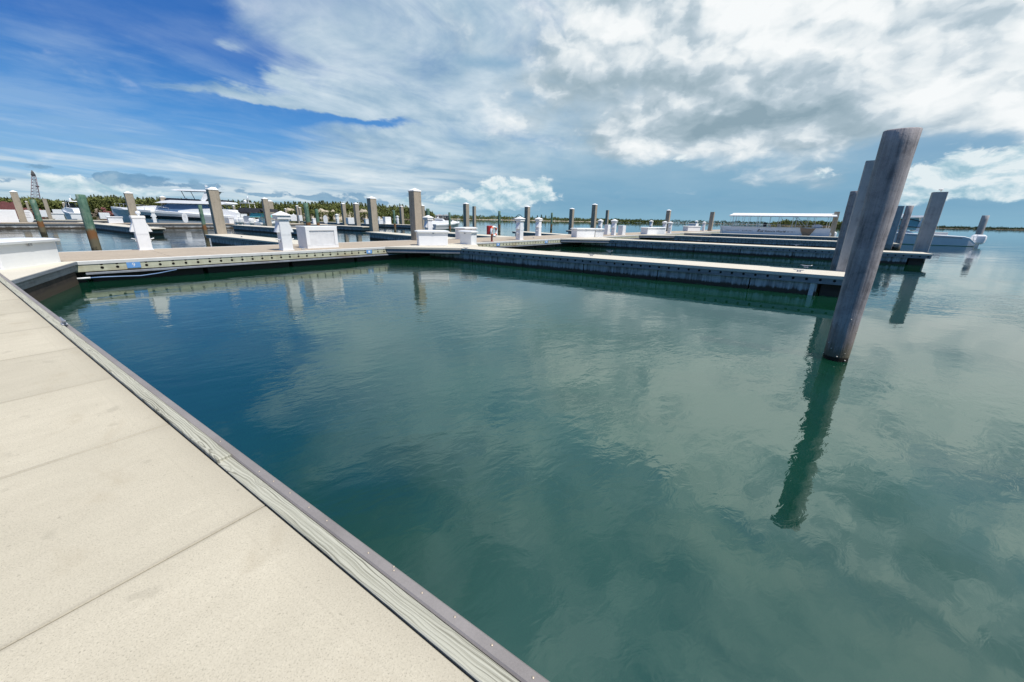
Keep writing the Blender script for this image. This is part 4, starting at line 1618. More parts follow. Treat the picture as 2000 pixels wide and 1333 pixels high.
def hull(L, st, name, t, mat='white_gelcoat', low='hull_grey', boot=None):
    """st: (fraction, half beam at sheer, sheer z, half beam at chine, chine z, keel z)"""
    mb = MB()
    rings = []
    for f, bs, zs, bc, zc, zk in st:
        x = L * f
        r = []
        for s in (1,):
            r += [(x, bs * .93, zs + .02), (x, bs, zs - .03), (x, bs * .985, zs - .10 - .12 * (zs - zc)), (x, bc + (bs - bc) * .38, zc + (zs - zc) * .42), (x, bc, zc), (x, 0, zk)]
        r += [(a, -b_, c) for a, b_, c in reversed(r[:-1])]
        rings.append(r)
    n = len(rings[0])
    vs = [q for r in rings for q in r]
    fs, mi = [], []
    for k in range(len(rings) - 1):
        for i in range(n - 1):
            fs.append((k * n + i, k * n + i + 1, (k + 1) * n + i + 1, (k + 1) * n + i))
            mi.append(0 if i in (0, 1, n - 2, n - 3) else 1)
        fs.append((k * n + n - 1, k * n, (k + 1) * n, (k + 1) * n + n - 1)); mi.append(0)
    for q in (list(range(n)), [(len(rings) - 1) * n + i for i in range(n - 1, -1, -1)]):
        fs.append(tuple(q)); mi.append(1)
    o = len(mb.v)
    mb.v += vs
    for f, m_ in zip(fs, mi):
        mb.f.append([o + i for i in f]); mb.mi.append(m_); mb.sm.append(False)
    ob = mb.build(name, [mat, low], t)
    bm = bmesh.new(); bm.from_mesh(ob.data); bmesh.ops.recalc_face_normals(bm, faces=bm.faces); bm.to_mesh(ob.data); bm.free()
    return ob


def slab(mb, prof, hw, mi=0, hw2=None):
    """side profile (x,z) carried across the beam; hw2: half width at the top of the profile"""
    zs = [z for _, z in prof]
    z0, z1 = min(zs), max(zs)
    hw2 = hw if hw2 is None else hw2
    L_, R_l = [], []
    for x, z in prof:
        f = (z - z0) / (z1 - z0 + 1e-6)
        w = hw + (hw2 - hw) * f
        L_.append((x, w, z)); R_l.append((x, -w, z))
    n = len(prof)
    ar = sum(prof[i][0] * prof[(i + 1) % n][1] - prof[(i + 1) % n][0] * prof[i][1] for i in range(n))
    if ar < 0:
        L_.reverse(); R_l.reverse()
    fs = [tuple(range(n - 1, -1, -1)), tuple(range(n, 2 * n))]
    for i in range(n):
        j = (i + 1) % n
        fs.append((i, j, n + j, n + i))
    return mb.add(L_ + R_l, fs, mi)


def rail(t, pts, h, r=.018, every=1, name='rail', mat='grey_metal'):
    mb = MB()
    up = [(x, y, z + h) for x, y, z in pts]
    mb.tube(up, r, 6)
    for i in range(0, len(pts), every):
        mb.tube([pts[i], up[i]], r, 6)
    mb.build(name, mat, t)


# --- motor yacht
t, L = boat_root('motor_yacht', polar(221, 91), polar(477, 83), 'long white motor yacht with flybridge and hardtop moored at the far walkway', 'yacht')
YST = [(0, 2.25, 1.75, 2.0, .15, -.5), (.12, 2.45, 1.85, 2.15, .15, -.6), (.40, 2.55, 2.2, 2.2, .18, -.7), (.62, 2.4, 2.45, 1.9, .3, -.7), (.80, 1.75, 2.65, 1.15, .55, -.55), (.92, .85, 2.8, .45, .95, -.1), (.975, .35, 2.87, .15, 1.4, .7), (1.0, .03, 2.92, .02, 2.2, 1.9)]
hull(L, YST, 'hull', t)
def hull_y(st, f, z):
    for p_, q_ in zip(st, st[1:]):
        if p_[0] <= f <= q_[0]:
            k_ = (f - p_[0]) / (q_[0] - p_[0])
            bs, zs, bc, zc = (p_[i] + (q_[i] - p_[i]) * k_ for i in (1, 2, 3, 4))
            tt = max(0, min(1, (z - zc) / (zs - zc)))
            g_ = tt / .42 * .38 if tt < .42 else .38 + (tt - .42) / .40 * .58 if tt < .82 else .96 + (tt - .82) / .18 * .04
            return bc + (bs - bc) * g_
    return .1


for s in (-1, 1):
    mb = MB()
    fr = [.27, .34, .40, .46, .52, .58, .62, .68, .74, .80, .83]
    rings = []
    for f in fr:
        zc_ = 1.22 + .55 * (f - .27)
        hh_ = .26 if f < .8 else .10
        rings.append([(L * f, s * (hull_y(YST, f, zc_ + o_) + d__), zc_ + o_) for o_, d__ in ((-hh_, .035), (hh_, .035), (hh_, -.05), (-hh_, -.05))])
    mb.loft(rings)
    mb.build('hull_window', 'tinted_glass', t)
mb = MB()
slab(mb, [(L * .88, 2.70), (L * .80, 2.95), (L * .66, 3.18), (L * .52, 3.22), (L * .50, 2.2), (L * .86, 2.5)], 1.75, 0, 1.45)
mb.build('foredeck_trunk', 'white_gelcoat', t)
mb = MB()
slab(mb, [(L * .615, 2.75), (L * .53, 3.58), (L * .24, 3.60), (L * .20, 2.0), (L * .52, 2.2)], 2.02, 0, 1.75)
mb.build('saloon_glass', 'blue_glass', t)
mb = MB()
slab(mb, [(L * .46, 2.05), (L * .46, 2.50), (L * .36, 2.78), (L * .18, 2.95), (L * .10, 2.85), (L * .02, 2.35), (L * .02, 1.6), (L * .30, 1.8)], 2.2, 0, 2.08)
mb.build('side_coaming', 'white_gelcoat', t)
mb = MB()
slab(mb, [(L * .615, 3.62), (L * .56, 3.95), (L * .50, 4.10), (L * .09, 4.02), (L * .075, 3.80), (L * .12, 3.60)], 2.25, 0, 2.12)
mb.build('flybridge', 'white_gelcoat', t)
mb = MB()
slab(mb, [(L * .555, 4.06), (L * .535, 4.42), (L * .30, 4.32), (L * .28, 4.10)], 1.75, 0, 1.6)
mb.build('windscreen', 'tinted_glass', t)
mb = MB()
slab(mb, [(L * .495, 5.62), (L * .46, 5.76), (L * .20, 5.80), (L * .155, 5.66), (L * .22, 5.56), (L * .46, 5.55)], 1.7, 0, 1.6)
mb.build('hardtop', 'white_gelcoat', t)
mb = MB()
for s in (-1, 1):
    mb.tube([(L * .40, s * 1.45, 4.3), (L * .42, s * 1.45, 5.58)], .045, 6)
mb.build('hardtop_post', 'dark_metal', t)
mb = MB()
for s in (-1, 1):
    slab_v = [(L * .24, 5.6), (L * .18, 5.6), (L * .255, 4.05), (L * .29, 4.05)]
    q = MB(); slab(q, slab_v, .06)
    mb.add([(x, y + s * 1.5, z) for x, y, z in q.v], q.f)
mb.build('radar_arch', 'white_gelcoat', t)
mb = MB(); mb.lathe([(.15, 5.82), (.38, 5.86), (.40, 6.1), (.30, 6.3), (.05, 6.36)], 14, 0, (L * .20, .0, 0)); mb.build('radar_dome', 'white_gelcoat', t)
mb = MB(); mb.tube([(L * .26, .3, 5.8), (L * .25, .3, 6.55)], .06, 6); mb.box((L * .25, .3, 6.45), (.12, .8, .14)); mb.build('radar_scanner', 'white_gelcoat', t)
mb = MB()
for y in (-.9, .9):
    mb.tube([(L * .19, y, 5.8), (L * .14, y, 7.0)], .012, 5)
mb.build('antenna', 'white_plastic', t)
mb = MB(); slab(mb, [(L * .26, 4.06), (L * .10, 4.06), (L * .10, 4.30), (L * .25, 4.42)], 1.3); mb.build('sun_pad', 'canvas_dark', t)
mb = MB()
for s in (-1, 1):
    mb.tube([(L * .16, s * 1.9, 2.7), (L * .18, s * 1.9, 3.65)], .07, 6)
    mb.tube([(L * .10, s * 1.9, 2.5), (L * .14, s * 1.9, 3.65)], .05, 6)
mb.build('aft_support', 'grey_metal', t)
mb = MB(); mb.bevbox((-.6, 0, .35), (1.5, 4.0, .14)); mb.build('swim_platform', 'off_white', t)
rail(t, [(L * f, s * w, z) for s, w, f, z in ((1, .55, .95, 2.82), (1, 1.2, .87, 2.72), (1, 1.75, .79, 2.64), (1, 2.1, .70, 2.52), (1, 2.3, .62, 2.44), (1, 2.4, .52, 2.3))], .62)
rail(t, [(L * f, s * w, z) for s, w, f, z in ((-1, .55, .95, 2.82), (-1, 1.2, .87, 2.72), (-1, 1.75, .79, 2.64), (-1, 2.1, .70, 2.52), (-1, 2.3, .62, 2.44), (-1, 2.4, .52, 2.3))], .62)


def small_cruiser(name, bow, stern, label, hgt=1.0, low='hull_grey', arch=True):
    t, L = boat_root(name, bow, stern, label, 'boat')
    B = L * .17
    hull(L, [(0, B * .92, .95 * hgt, B * .8, .1, -.3), (.3, B, 1.0 * hgt, B * .86, .1, -.35), (.6, B * .9, 1.15 * hgt, B * .65, .2, -.35), (.82, B * .55, 1.32 * hgt, B * .3, .45, -.15), (.95, B * .18, 1.42 * hgt, B * .08, .8, .4), (1, .02, 1.45 * hgt, .015, 1.2, 1.0)], 'hull', t, 'white_gelcoat', low)
    mb = MB(); slab(mb, [(L * .88, 1.32 * hgt), (L * .66, 1.62 * hgt), (L * .55, 1.68 * hgt), (L * .5, 1.0 * hgt), (L * .8, 1.1 * hgt)], B * .62, 0, B * .45); mb.build('cuddy', 'white_gelcoat', t)
    mb = MB(); slab(mb, [(L * .62, 1.63 * hgt), (L * .50, 2.10 * hgt), (L * .46, 2.10 * hgt), (L * .48, 1.6 * hgt)], B * .6, 0, B * .5); mb.build('windshield', 'tinted_glass', t)
    mb = MB(); slab(mb, [(L * .48, 1.0 * hgt), (L * .47, 1.62 * hgt), (L * .10, 1.45 * hgt), (L * .04, .95 * hgt)], B * .85, 0, B * .8); mb.build('cockpit_side', 'white_gelcoat', t)
    if arch:
        mb = MB(); slab(mb, [(L * .50, 2.28 * hgt), (L * .48, 2.36 * hgt), (L * .22, 2.34 * hgt), (L * .20, 2.26 * hgt)], B * .65); mb.build('top', 'white_gelcoat', t)
        mb = MB()
        for s in (-1, 1):
            mb.tube([(L * .24, s * B * .75, 1.4 * hgt), (L * .30, s * B * .6, 2.3 * hgt)], .04, 6)
            mb.tube([(L * .44, s * B * .7, 1.6 * hgt), (L * .43, s * B * .6, 2.3 * hgt)], .04, 6)
        mb.build('top_support', 'grey_metal', t)
        mb = MB(); mb.tube([(L * .34, 0, 2.34 * hgt), (L * .33, 0, 3.0 * hgt)], .03, 6); mb.lathe([(.12, 2.36 * hgt), (.2, 2.42 * hgt), (.16, 2.62 * hgt), (.02, 2.66 * hgt)], 10, 0, (L * .40, 0, 0)); mb.build('mast', 'white_plastic', t)
    rail(t, [(L * f, s * B * w, z * hgt) for s, w, f, z in ((1, .75, .55, 1.12), (1, .6, .78, 1.28), (1, .2, .95, 1.42))], .4, .015)
    rail(t, [(L * f, s * B * w, z * hgt) for s, w, f, z in ((-1, .75, .55, 1.12), (-1, .6, .78, 1.28), (-1, .2, .95, 1.42))], .4, .015)
    return t


tc_ = small_cruiser('cabin_cruiser', polar(897, 84), polar(838, 76), 'white cabin cruiser with blue-grey hull behind the middle dock box, bow to the right', 1.06, 'hull_grey', False)
mb = MB(); slab(mb, [(3.0, 2.05), (2.6, 2.05), (3.5, 1.35), (4.1, 1.35)], .95); mb.build('radar_arch', 'white_gelcoat', tc_)
mb = MB(); mb.tube([(2.8, 0, 2.05), (2.7, 0, 2.7)], .03, 6); mb.lathe([(.1, 2.06), (.16, 2.12), (.12, 2.28), (.02, 2.32)], 10, 0, (3.0, .3, 0)); mb.build('mast', 'white_plastic', tc_)
small_cruiser('cabin_cruiser', polar(126, 128), polar(160, 122), 'small far white cruiser with a flat top between the pilings on the left', 1.75)


def outboard(t, x, y, z, k=1.0):
    mb = MB()
    mb.loft([[(x + a * k, y + b_ * k, z + c * k) for a, b_ in ((-.28 * s, -.20 * s), (.22 * s, -.22 * s), (.30 * s, 0), (.22 * s, .22 * s), (-.28 * s, .20 * s), (-.42 * s, 0))] for s, c in ((.55, -.35), (.95, -.2), (1.05, .1), (1.0, .32), (.6, .44))])
    mb.box((x + .02, y, z - .75 * k), (.22 * k, .12 * k, .9 * k))
    return mb.build('outboard', 'white_gelcoat', t)


# --- sport boats right of the yacht's stern
t, L = boat_root('sport_boat', polar(510, 79), polar(468, 76), 'white sport boat with a dark covered helm and tower right of the motor yacht')
B = 1.5
hull(L, [(0, 1.35, .9, 1.2, .1, -.3), (.4, 1.5, 1.0, 1.25, .12, -.35), (.75, 1.1, 1.25, .7, .3, -.3), (1, .03, 1.5, .02, 1.2, 1.0)], 'hull', t)
mb = MB(); slab(mb, [(L * .55, .9), (L * .50, 1.9), (L * .30, 1.9), (L * .26, .9)], .7, 0, .6); mb.build('console', 'off_white', t)
mb = MB(); slab(mb, [(L * .66, 2.55), (L * .62, 3.05), (L * .22, 3.1), (L * .18, 2.5), (L * .3, 2.2), (L * .6, 2.3)], 1.0, 0, .9); mb.build('helm_cover', 'canvas_dark', t)
mb = MB()
for s in (-1, 1):
    for f0, f1 in ((.26, .32), (.60, .54)):
        mb.tube([(L * f0, s * 1.1, 1.0), (L * f1, s * .8, 3.8)], .035, 6)
mb.build('tower_leg', 'grey_metal', t)
mb = MB(); slab(mb, [(L * .58, 3.8), (L * .28, 3.8), (L * .28, 3.9), (L * .58, 3.9)], .85); mb.build('tower_top', 'white_gelcoat', t)
mb = MB(); mb.lathe([(.1, 3.9), (.22, 3.98), (.18, 4.25), (.02, 4.32)], 10, 0, (L * .35, 0, 0)); mb.tube([(L * .5, 0, 3.9), (L * .5, 0, 4.9)], .05, 6); mb.box((L * .5, 0, 4.6), (.1, .6, .1)); mb.build('radar', 'white_gelcoat', t)
outboard(t, -.3, .4, 1.15, 1.1); outboard(t, -.3, -.4, 1.15, 1.1)
t, L = boat_root('sport_boat', polar(545, 77), polar(492, 73), 'white open boat with dark canopy and teal cover, half behind the close pair of pilings')
hull(L, [(0, 1.3, .9, 1.1, .1, -.3), (.4, 1.45, 1.0, 1.2, .12, -.35), (.75, 1.05, 1.2, .7, .3, -.3), (1, .03, 1.45, .02, 1.15, 1.0)], 'hull', t)
mb = MB(); slab(mb, [(L * .80, 2.55), (L * .74, 3.0), (L * .12, 3.05), (L * .08, 2.5)], 1.15, 0, 1.0); mb.build('canopy', 'canvas_dark', t)
mb = MB(); slab(mb, [(L * .72, 1.75), (L * .66, 2.3), (L * .14, 2.35), (L * .10, 1.75)], 1.05, 0, .9); mb.build('cover', 'canvas_teal', t)
mb = MB()
for s in (-1, 1):
    for f0 in (.12, .42, .74):
        mb.tube([(L * f0, s * 1.08, 1.0), (L * f0, s * 1.0, 2.6)], .03, 6)
mb.build('canopy_frame', 'grey_metal', t)
mb = MB(); slab(mb, [(L * .6, .9), (L * .55, 1.7), (L * .35, 1.7), (L * .3, .9)], .6); mb.build('console', 'white_gelcoat', t)
outboard(t, -.3, 0, 1.1, 1.1)

# --- the hardtop boat at the right
stn = at(1893, 481.2, 0)
bw = stn - DV * 12.8
t, L = boat_root('hardtop_boat', bw, stn, 'white hardtop boat with outboard lying behind the grey square piles at the right', 'boat')
hull(L, [(0, 1.45, .45, 1.42, .06, -.35), (.05, 1.65, 1.02, 1.60, .05, -.4), (.09, 1.7, 1.16, 1.66, .05, -.4), (.35, 1.85, 1.30, 1.78, .05, -.45), (.60, 1.8, 1.48, 1.66, .06, -.45), (.80, 1.3, 1.66, 1.05, .16, -.3), (.94, .5, 1.80, .25, .75, .1), (1, .03, 1.86, .02, 1.5, 1.2)], 'hull', t)
mb = MB(); mb = MB()
for s in (-1, 1):
    mb.tube([(L * .10, s * 1.70, .98), (L * .35, s * 1.84, 1.10), (L * .60, s * 1.77, 1.26)], .028, 6)
mb.build('rub_rail', 'dark_metal', t)
mb = MB(); slab(mb, [(L * .88, 1.70), (L * .72, 2.10), (L * .58, 2.2), (L * .40, 1.2), (L * .80, 1.4)], 1.1, 0, .9); mb.build('cabin_trunk', 'white_gelcoat', t)
mb = MB(); slab(mb, [(L * .68, 2.45), (L * .55, 3.25), (L * .44, 3.30), (L * .40, 1.75), (L * .60, 1.9)], 1.35, 0, 1.15); mb.build('windshield', 'green_glass', t)
mb = MB()
for s in (-1, 1):
    mb.tube([(L * .69, s * 1.32, 2.40), (L * .60, s * 1.28, 3.02), (L * .52, s * 1.22, 3.24), (L * .42, s * 1.28, 2.85), (L * .38, s * 1.36, 2.30)], .05, 6)
    mb.tube([(L * .69, s * 1.36, 2.36), (L * .38, s * 1.42, 2.12)], .05, 6)
mb.build('window_frame', 'dark_metal', t)
mb = MB(); slab(mb, [(L * .68, 3.36), (L * .63, 3.56), (L * .36, 3.62), (L * .30, 3.50), (L * .33, 3.38)], 1.5, 0, 1.4); mb.build('hardtop', 'white_gelcoat', t)
for s in (-1, 1):
    q = MB(); slab(q, [(L * .42, 3.4), (L * .35, 3.4), (L * .40, 1.6), (L * .44, 1.6)], .05)
    mb = MB(); mb.add([(x, y + s * 1.3, z) for x, y, z in q.v], q.f)
    mb.build('hardtop_support', 'white_gelcoat', t)
mb = MB(); mb.bevbox((L * .55, 0, 3.72), (.7, .5, .16)); mb.build('radar', 'white_gelcoat', t)
mb = MB(); mb.bevbox((L * .26, 0, 1.35), (1.6, 2.4, .5)); mb.build('helm_seat', 'off_white', t)
rail(t, [(L * f, w, z) for f, w, z in ((.60, 1.7, 1.48), (.72, 1.5, 1.59), (.84, 1.1, 1.70), (.94, .5, 1.80))], .5, .016)
rail(t, [(L * f, -w, z) for f, w, z in ((.60, 1.7, 1.48), (.72, 1.5, 1.59), (.84, 1.1, 1.70), (.94, .5, 1.80))], .5, .016)
outboard(t, -.45, .55, .78, 1.45)
outboard(t, -.45, -.55, .78, 1.45)

# --- the covered tour boat, alongside the fourth finger
def on_line(u, v, n):
    a, _ = sky_at(u, v)
    t_ = n / (math.sin(a) * NV.x + math.cos(a) * NV.y)
    return Vector((math.sin(a) * t_, math.cos(a) * t_, 0))


bw, stn = on_line(1411, 448, 73.9), on_line(1618, 455, 73.9)
t, L = boat_root('tour_boat', bw, stn, 'long white covered tour boat with lettering on its side, moored behind the far finger docks', 'boat')
BW = 1.95
HT = 1.78
mb = MB()
rings = []
for x, w in ((0, BW), (L * .90, BW), (L * .97, BW * .85), (L, BW * .6)):
    rings.append([(x, -w * .96, -.3), (x, -w, .1), (x + (.25 if x > L * .95 else 0), -w, HT), (x + (.25 if x > L * .95 else 0), w, HT), (x, w, .1), (x, w * .96, -.3)])
mb.loft(rings)
hl_ = mb.build('hull', 'white_gelcoat', t)
bm = bmesh.new(); bm.from_mesh(hl_.data); bmesh.ops.recalc_face_normals(bm, faces=bm.faces); bm.to_mesh(hl_.data); bm.free()
mb = MB()
for s in (-1, 1):
    mb.box((L * .45, s * (BW + .03), HT - .04), (L * .9, .05, .09)); mb.box((L * .45, s * (BW + .03), .52), (L * .9, .06, .10))
mb.build('rub_rail', 'off_white', t)
CZ = 3.30
mb = MB()
slab(mb, [(-.35, CZ), (-.35, CZ + .10), (L * .94, CZ + .10), (L * .94, CZ)], BW + .22)
vs = [(-.35, -BW - .22, CZ + .101), (-.35, 0, CZ + .50), (-.35, BW + .22, CZ + .101), (L * .94, -BW - .22, CZ + .101), (L * .91, 0, CZ + .50), (L * .94, BW + .22, CZ + .101)]
mb.add(vs, [(0, 3, 4, 1), (1, 4, 5, 2), (0, 1, 2), (3, 5, 4)])
mb.build('canopy', 'white_gelcoat', t)
for s in (-1, 1):
    for f in (.02, .14, .20, .30, .33, .44, .46, .54, .63, .66, .74, .80, .86, .89, .92):
        mb = MB(); mb.tube([(L * f, s * (BW - .1), HT), (L * f, s * (BW - .02), CZ + .02)], .024, 6); mb.build('canopy_post', 'white_plastic', t)
for s in (-1, 1):
    rail(t, [(L * f, s * (BW - .05), HT) for f in (.02, .15, .3, .45, .6, .75, .88)], .34, .016, 1, 'rail', 'white_plastic')
for f in (.34, .44, .54, .66, .76):
    mb = MB(); mb.box((L * f, 0, HT - .1), (.35, BW * 1.5, .3)); mb.box((L * f - .16, 0, HT + .16), (.06, BW * 1.5, .28)); mb.build('bench', 'off_white', t)
mb = MB(); mb.box((L * .58, .4, HT + .3), (.4, .5, .7)); mb.build('helm_console', 'dark_metal', t)
mb = MB(); mb.tube([(L * .30, BW + .02, CZ - .05), (L * .20, BW + .02, HT - .05)], .035, 6); mb.tube([(L * .32, BW + .02, CZ - .05), (L * .235, BW + .02, HT - .05)], .03, 6); mb.build('boarding_ladder', 'grey_metal', t)
mb = MB(); mb.ellipsoid((L * .11, 1.2, HT + .22), (.6, .5, .28), 10, 5); mb.build('engine_cover', 'hull_grey', t)
net = [(L * .255, HT + .02), (L * .25, 1.45), (L * .235, 1.0), (L * .22, .62), (L * .17, .60), (L * .155, .9), (L * .14, 1.3), (L * .125, HT - .06), (L * .19, HT - .10)]
vs = [(x, BW + .11, z) for x, z in net] + [(x, BW + .06, z) for x, z in net]
n_ = len(net)
mb = MB()
mb.add(vs, [tuple(range(n_)), tuple(range(2 * n_ - 1, n_ - 1, -1))] + [(i, n_ + i, n_ + (i + 1) % n_, (i + 1) % n_) for i in range(n_)])
mb.build('net', 'net_brown', t)
Xl, Yl, Zl = Vector((-1, 0, 0)), Vector((0, 0, 1)), Vector((0, 1, 0))
text_mesh('lettering', 'Rw', .66, 'letter_dark', t, frame(Vector((L * .612, BW + .02, 1.18)), Xl, Yl, Zl), .35, .004)
text_mesh('lettering', 'Resorts World', .43, 'letter_dark', t, frame(Vector((L * .475, BW + .02, 1.16)), Xl, Yl, Zl), .30, .004)
text_mesh('lettering', 'B I M I N I', .32, 'letter_grey', t, frame(Vector((L * .735, BW + .02, 1.14)), Xl, Yl, Zl))
text_mesh('lettering', 'B I M I N I', .32, 'letter_grey', t, frame(Vector((L * .345, BW + .02, 1.14)), Xl, Yl, Zl))
mb = MB(); mb.box((L * .88, BW + .012, 1.16), (L * .13, .012, .05)); mb.build('side_stripe', 'letter_grey', t)
outboard(t, -.4, .7, .8, 1.2)
outboard(t, -.4, -.7, .8, 1.2)

# ------------------------------------------------------------------ far shores
rb = random.Random(77)


def land(name, us, d0, depth, h, mat, kind='structure', wob=.25, rows=6):
    """low land along a run of sight lines, gently mounded, with an uneven shore"""
    mb = MB()
    n = len(us)
    ph = [rb.uniform(0, 6) for _ in range(6)]
    vs = []
    for r in range(rows + 1):
        f = r / rows
        for i, u in enumerate(us):
            a, _ = sky_at(u, 425)
            dd = d0 + (8 * math.sin(i * .7 + ph[0]) + 5 * math.sin(i * 1.9 + ph[1])) * (d0 / 450) * (1 - f) + depth * f
            hh = h * math.sin(min(1, f * 2.2) * math.pi / 2) * (1 - wob + wob * math.sin(i * 1.3 + ph[2] + r) * math.sin(i * .47 + ph[3]))
            z = -.4 if r == 0 else hh
            vs.append((math.sin(a) * dd, math.cos(a) * dd, z))
    fs = []
    for r in range(rows):
        for i in range(n - 1):
            fs.append((r * n + i, r * n + i + 1, (r + 1) * n + i + 1, (r + 1) * n + i))
    mb.add(vs, fs, 0, True)
    return tag(mb.build(name, mat), kind=kind)


land('far_shore', list(range(-260, 861, 14)), 400, 260, 2.2, 'soil')
land('far_beach', list(range(840, 1181, 12)), 820, 300, 1.6, 'sand')
land('far_island', list(range(1165, 2300, 20)), 1500, 300, 1.2, 'soil')
land('mangrove_island', list(range(1505, 1690, 8)), 690, 90, .8, 'soil')

# bright sand bank under the trees, heaped and gullied
mb = MB()
us = [540 + i * 4 for i in range(64)]
n = len(us)
vs, fs = [], []
for r in range(9):
    f = r / 8
    for i, u in enumerate(us):
        a, _ = sky_at(u, 425)
        e_ = min(1, i / 6, (n - 1 - i) / 10)
        dd = 398 + 26 * f + 3 * math.sin(i * 1.7) + 2 * math.sin(i * 3.1)
        hh = (5.8 + 1.8 * math.sin(i * .33) + 1.0 * math.sin(i * .9 + 1) + .6 * math.sin(i * 2.3)) * math.sin(min(1, f * 1.5) * math.pi / 2) ** .8 * e_
        hh += rb.uniform(-.5, .5) * (0 < r)
        vs.append((math.sin(a) * dd, math.cos(a) * dd, max(-.3, hh) if r else -.3))
for r in range(8):
    for i in range(n - 1):
        fs.append((r * n + i, r * n + i + 1, (r + 1) * n + i + 1, (r + 1) * n + i))
mb.add(vs, fs, 0, True)
tag(mb.build('sand_bank', 'sand'), kind='structure')


def leaf_blades(mb, c, size, n, rr, up=.6, mi=0):
    """a clump of small pointed faces around c"""
    c = Vector(c)
    for _ in range(n):
        d_ = Vector((rr.gauss(0, 1), rr.gauss(0, 1), rr.gauss(0, 1) + up)).normalized()
        s_ = d_.cross(Vector((rr.gauss(0, 1), rr.gauss(0, 1), rr.gauss(0, 1)))).normalized()
        l = size * rr.uniform(.6, 1.3)
        w = size * rr.uniform(.16, .34)
        b_ = c + Vector((rr.gauss(0, .35), rr.gauss(0, .35), rr.gauss(0, .3))) * size
        mb.add([b_ - s_ * w, b_ + s_ * w, b_ + d_ * l], [(0, 1, 2)], mi)


def make_tree(seed, h, wid, mat):
    """casuarina: thin tapered trunk, feathery upswept branches, ragged pointed crown"""
    rr = random.Random(seed)
    t = empty('casuarina_tree', (0, 0, 0))
    mb = MB()
    lean = rr.uniform(-.05, .05)
    mb.tube([(0, 0, -1), (lean * h * .3, 0, h * .35), (lean * h, 0, h * .93)], [.26, .19, .03], 7)
    for i in range(16):
        z = h * rr.uniform(.12, .85)
        a = rr.uniform(0, 6.28)
        l = wid * (1 - z / h) * .55 + .4
        mb.tube([(lean * z, 0, z), (lean * z + math.cos(a) * l, math.sin(a) * l, z + l * .55)], [.07, .02], 4)
    mb.build('trunk', 'trunk_bark', t)
    mb = MB()
    for i in range(150):
        f = rr.uniform(.06, 1.0) ** .85
        z = h * f
        rad = wid * .5 * (1 - f) ** .75 * rr.uniform(.25, 1.05) + .15
        if rr.random() < .25:
            rad *= 1.25
        a = rr.uniform(0, 6.28)
        s_ = (.98 - .5 * f) * wid / 6.5
        leaf_blades(mb, (lean * z + math.cos(a) * rad, math.sin(a) * rad, z - .3), s_, 9, rr, .95)
    mb.build('crown', mat, t)
    return t


TREES = [make_tree(100 + i, 17.0, w_, m_) for i, (w_, m_) in enumerate(((6.5, 'casuarina_light'), (8.0, 'casuarina_light'), (5.5, 'casuarina_dark'), (8.5, 'casuarina_dark'), (7.0, 'casuarina_light')))]
_tu = set()
# skyline of the wood: (u, v) of the tree tops in the photograph
SKYL = [(-60, 386), (0, 387), (40, 385), (75, 386), (110, 390), (140, 391), (165, 385), (185, 381), (205, 379), (225, 381), (255, 385), (285, 386), (310, 384), (335, 388), (390, 388), (440, 391), (470, 390), (500, 392), (540, 394), (600, 394), (635, 392), (665, 394), (700, 396), (730, 396), (760, 399), (780, 398), (800, 402), (822, 407), (838, 410), (850, 415)]


def skyline(u):
    for (a, va), (b_, vb) in zip(SKYL, SKYL[1:]):
        if a <= u <= b_:
            return va + (vb - va) * (u - a) / (b_ - a)
    return 390


def tree_label(u, front):
    if u < 130:
        return 'feathery casuarina on the far left shore near the lattice tower'
    if u < 330:
        return 'feathery casuarina on the far left shore above the bow of the motor yacht'
    if u < 545:
        return 'feathery casuarina on the far shore behind the yacht and sport boats'
    if u < 760:
        return 'feathery casuarina standing above the pale sand bank'
    return 'feathery casuarina near the right end of the far wood'


def plant(u, dist, v_top, rr):
    k = rr.randrange(5)
    src = TREES[k]
    o = src if k not in _tu else copy_tree(src)
    _tu.add(k)
    p_ = polar(u, dist, 1.5)
    h = top_z(p_, u, v_top) - 1.5
    s_ = max(.25, h / 17.0)
    o.location = p_
    o.rotation_euler = (0, 0, rr.uniform(0, 6.28))
    o.scale = (s_ * rr.uniform(.85, 1.2), s_ * rr.uniform(.85, 1.2), s_)
    tag(o, tree_label(u, True), 'tree', 'casuarina trees on the far shore')


rt = random.Random(3)
u = -90
while u < 848:
    plant(u, rt.uniform(436, 470), skyline(u) + rt.choice((0, 0, 1, 2, 3, 5)) + rt.uniform(-1, 1.5), rt)
    u += rt.uniform(3.6, 6.6)
u = -90
while u < 840:
    plant(u, rt.uniform(480, 520), skyline(u) + rt.uniform(-1.0, 4), rt)
    u += rt.uniform(5, 9)

# undergrowth that nobody could count
mb = MB()
for i in range(5200):
    u = rt.uniform(-120, 846)
    p_ = polar(u, rt.uniform(424, 446))
    hmax = top_z(p_, u, skyline(u)) * .80
    leaf_blades(mb, (p_.x, p_.y, rt.uniform(1.4, max(2.0, hmax))), 2.0, 6, rt, .7)
tag(mb.build('undergrowth', 'shrub_green'), kind='stuff')
mb = MB()
for i in range(900):
    u = rt.choice((rt.uniform(545, 800), rt.uniform(560, 660), rt.uniform(690, 790)))
    p_ = polar(u, rt.uniform(397, 412))
    for _ in range(3):
        leaf_blades(mb, (p_.x + rt.gauss(0, .6), p_.y + rt.gauss(0, .6), rt.uniform(.8, 5.2)), 1.3, 6, rt, .6)
tag(mb.build('bank_shrubs', 'shrub_green'), kind='stuff')


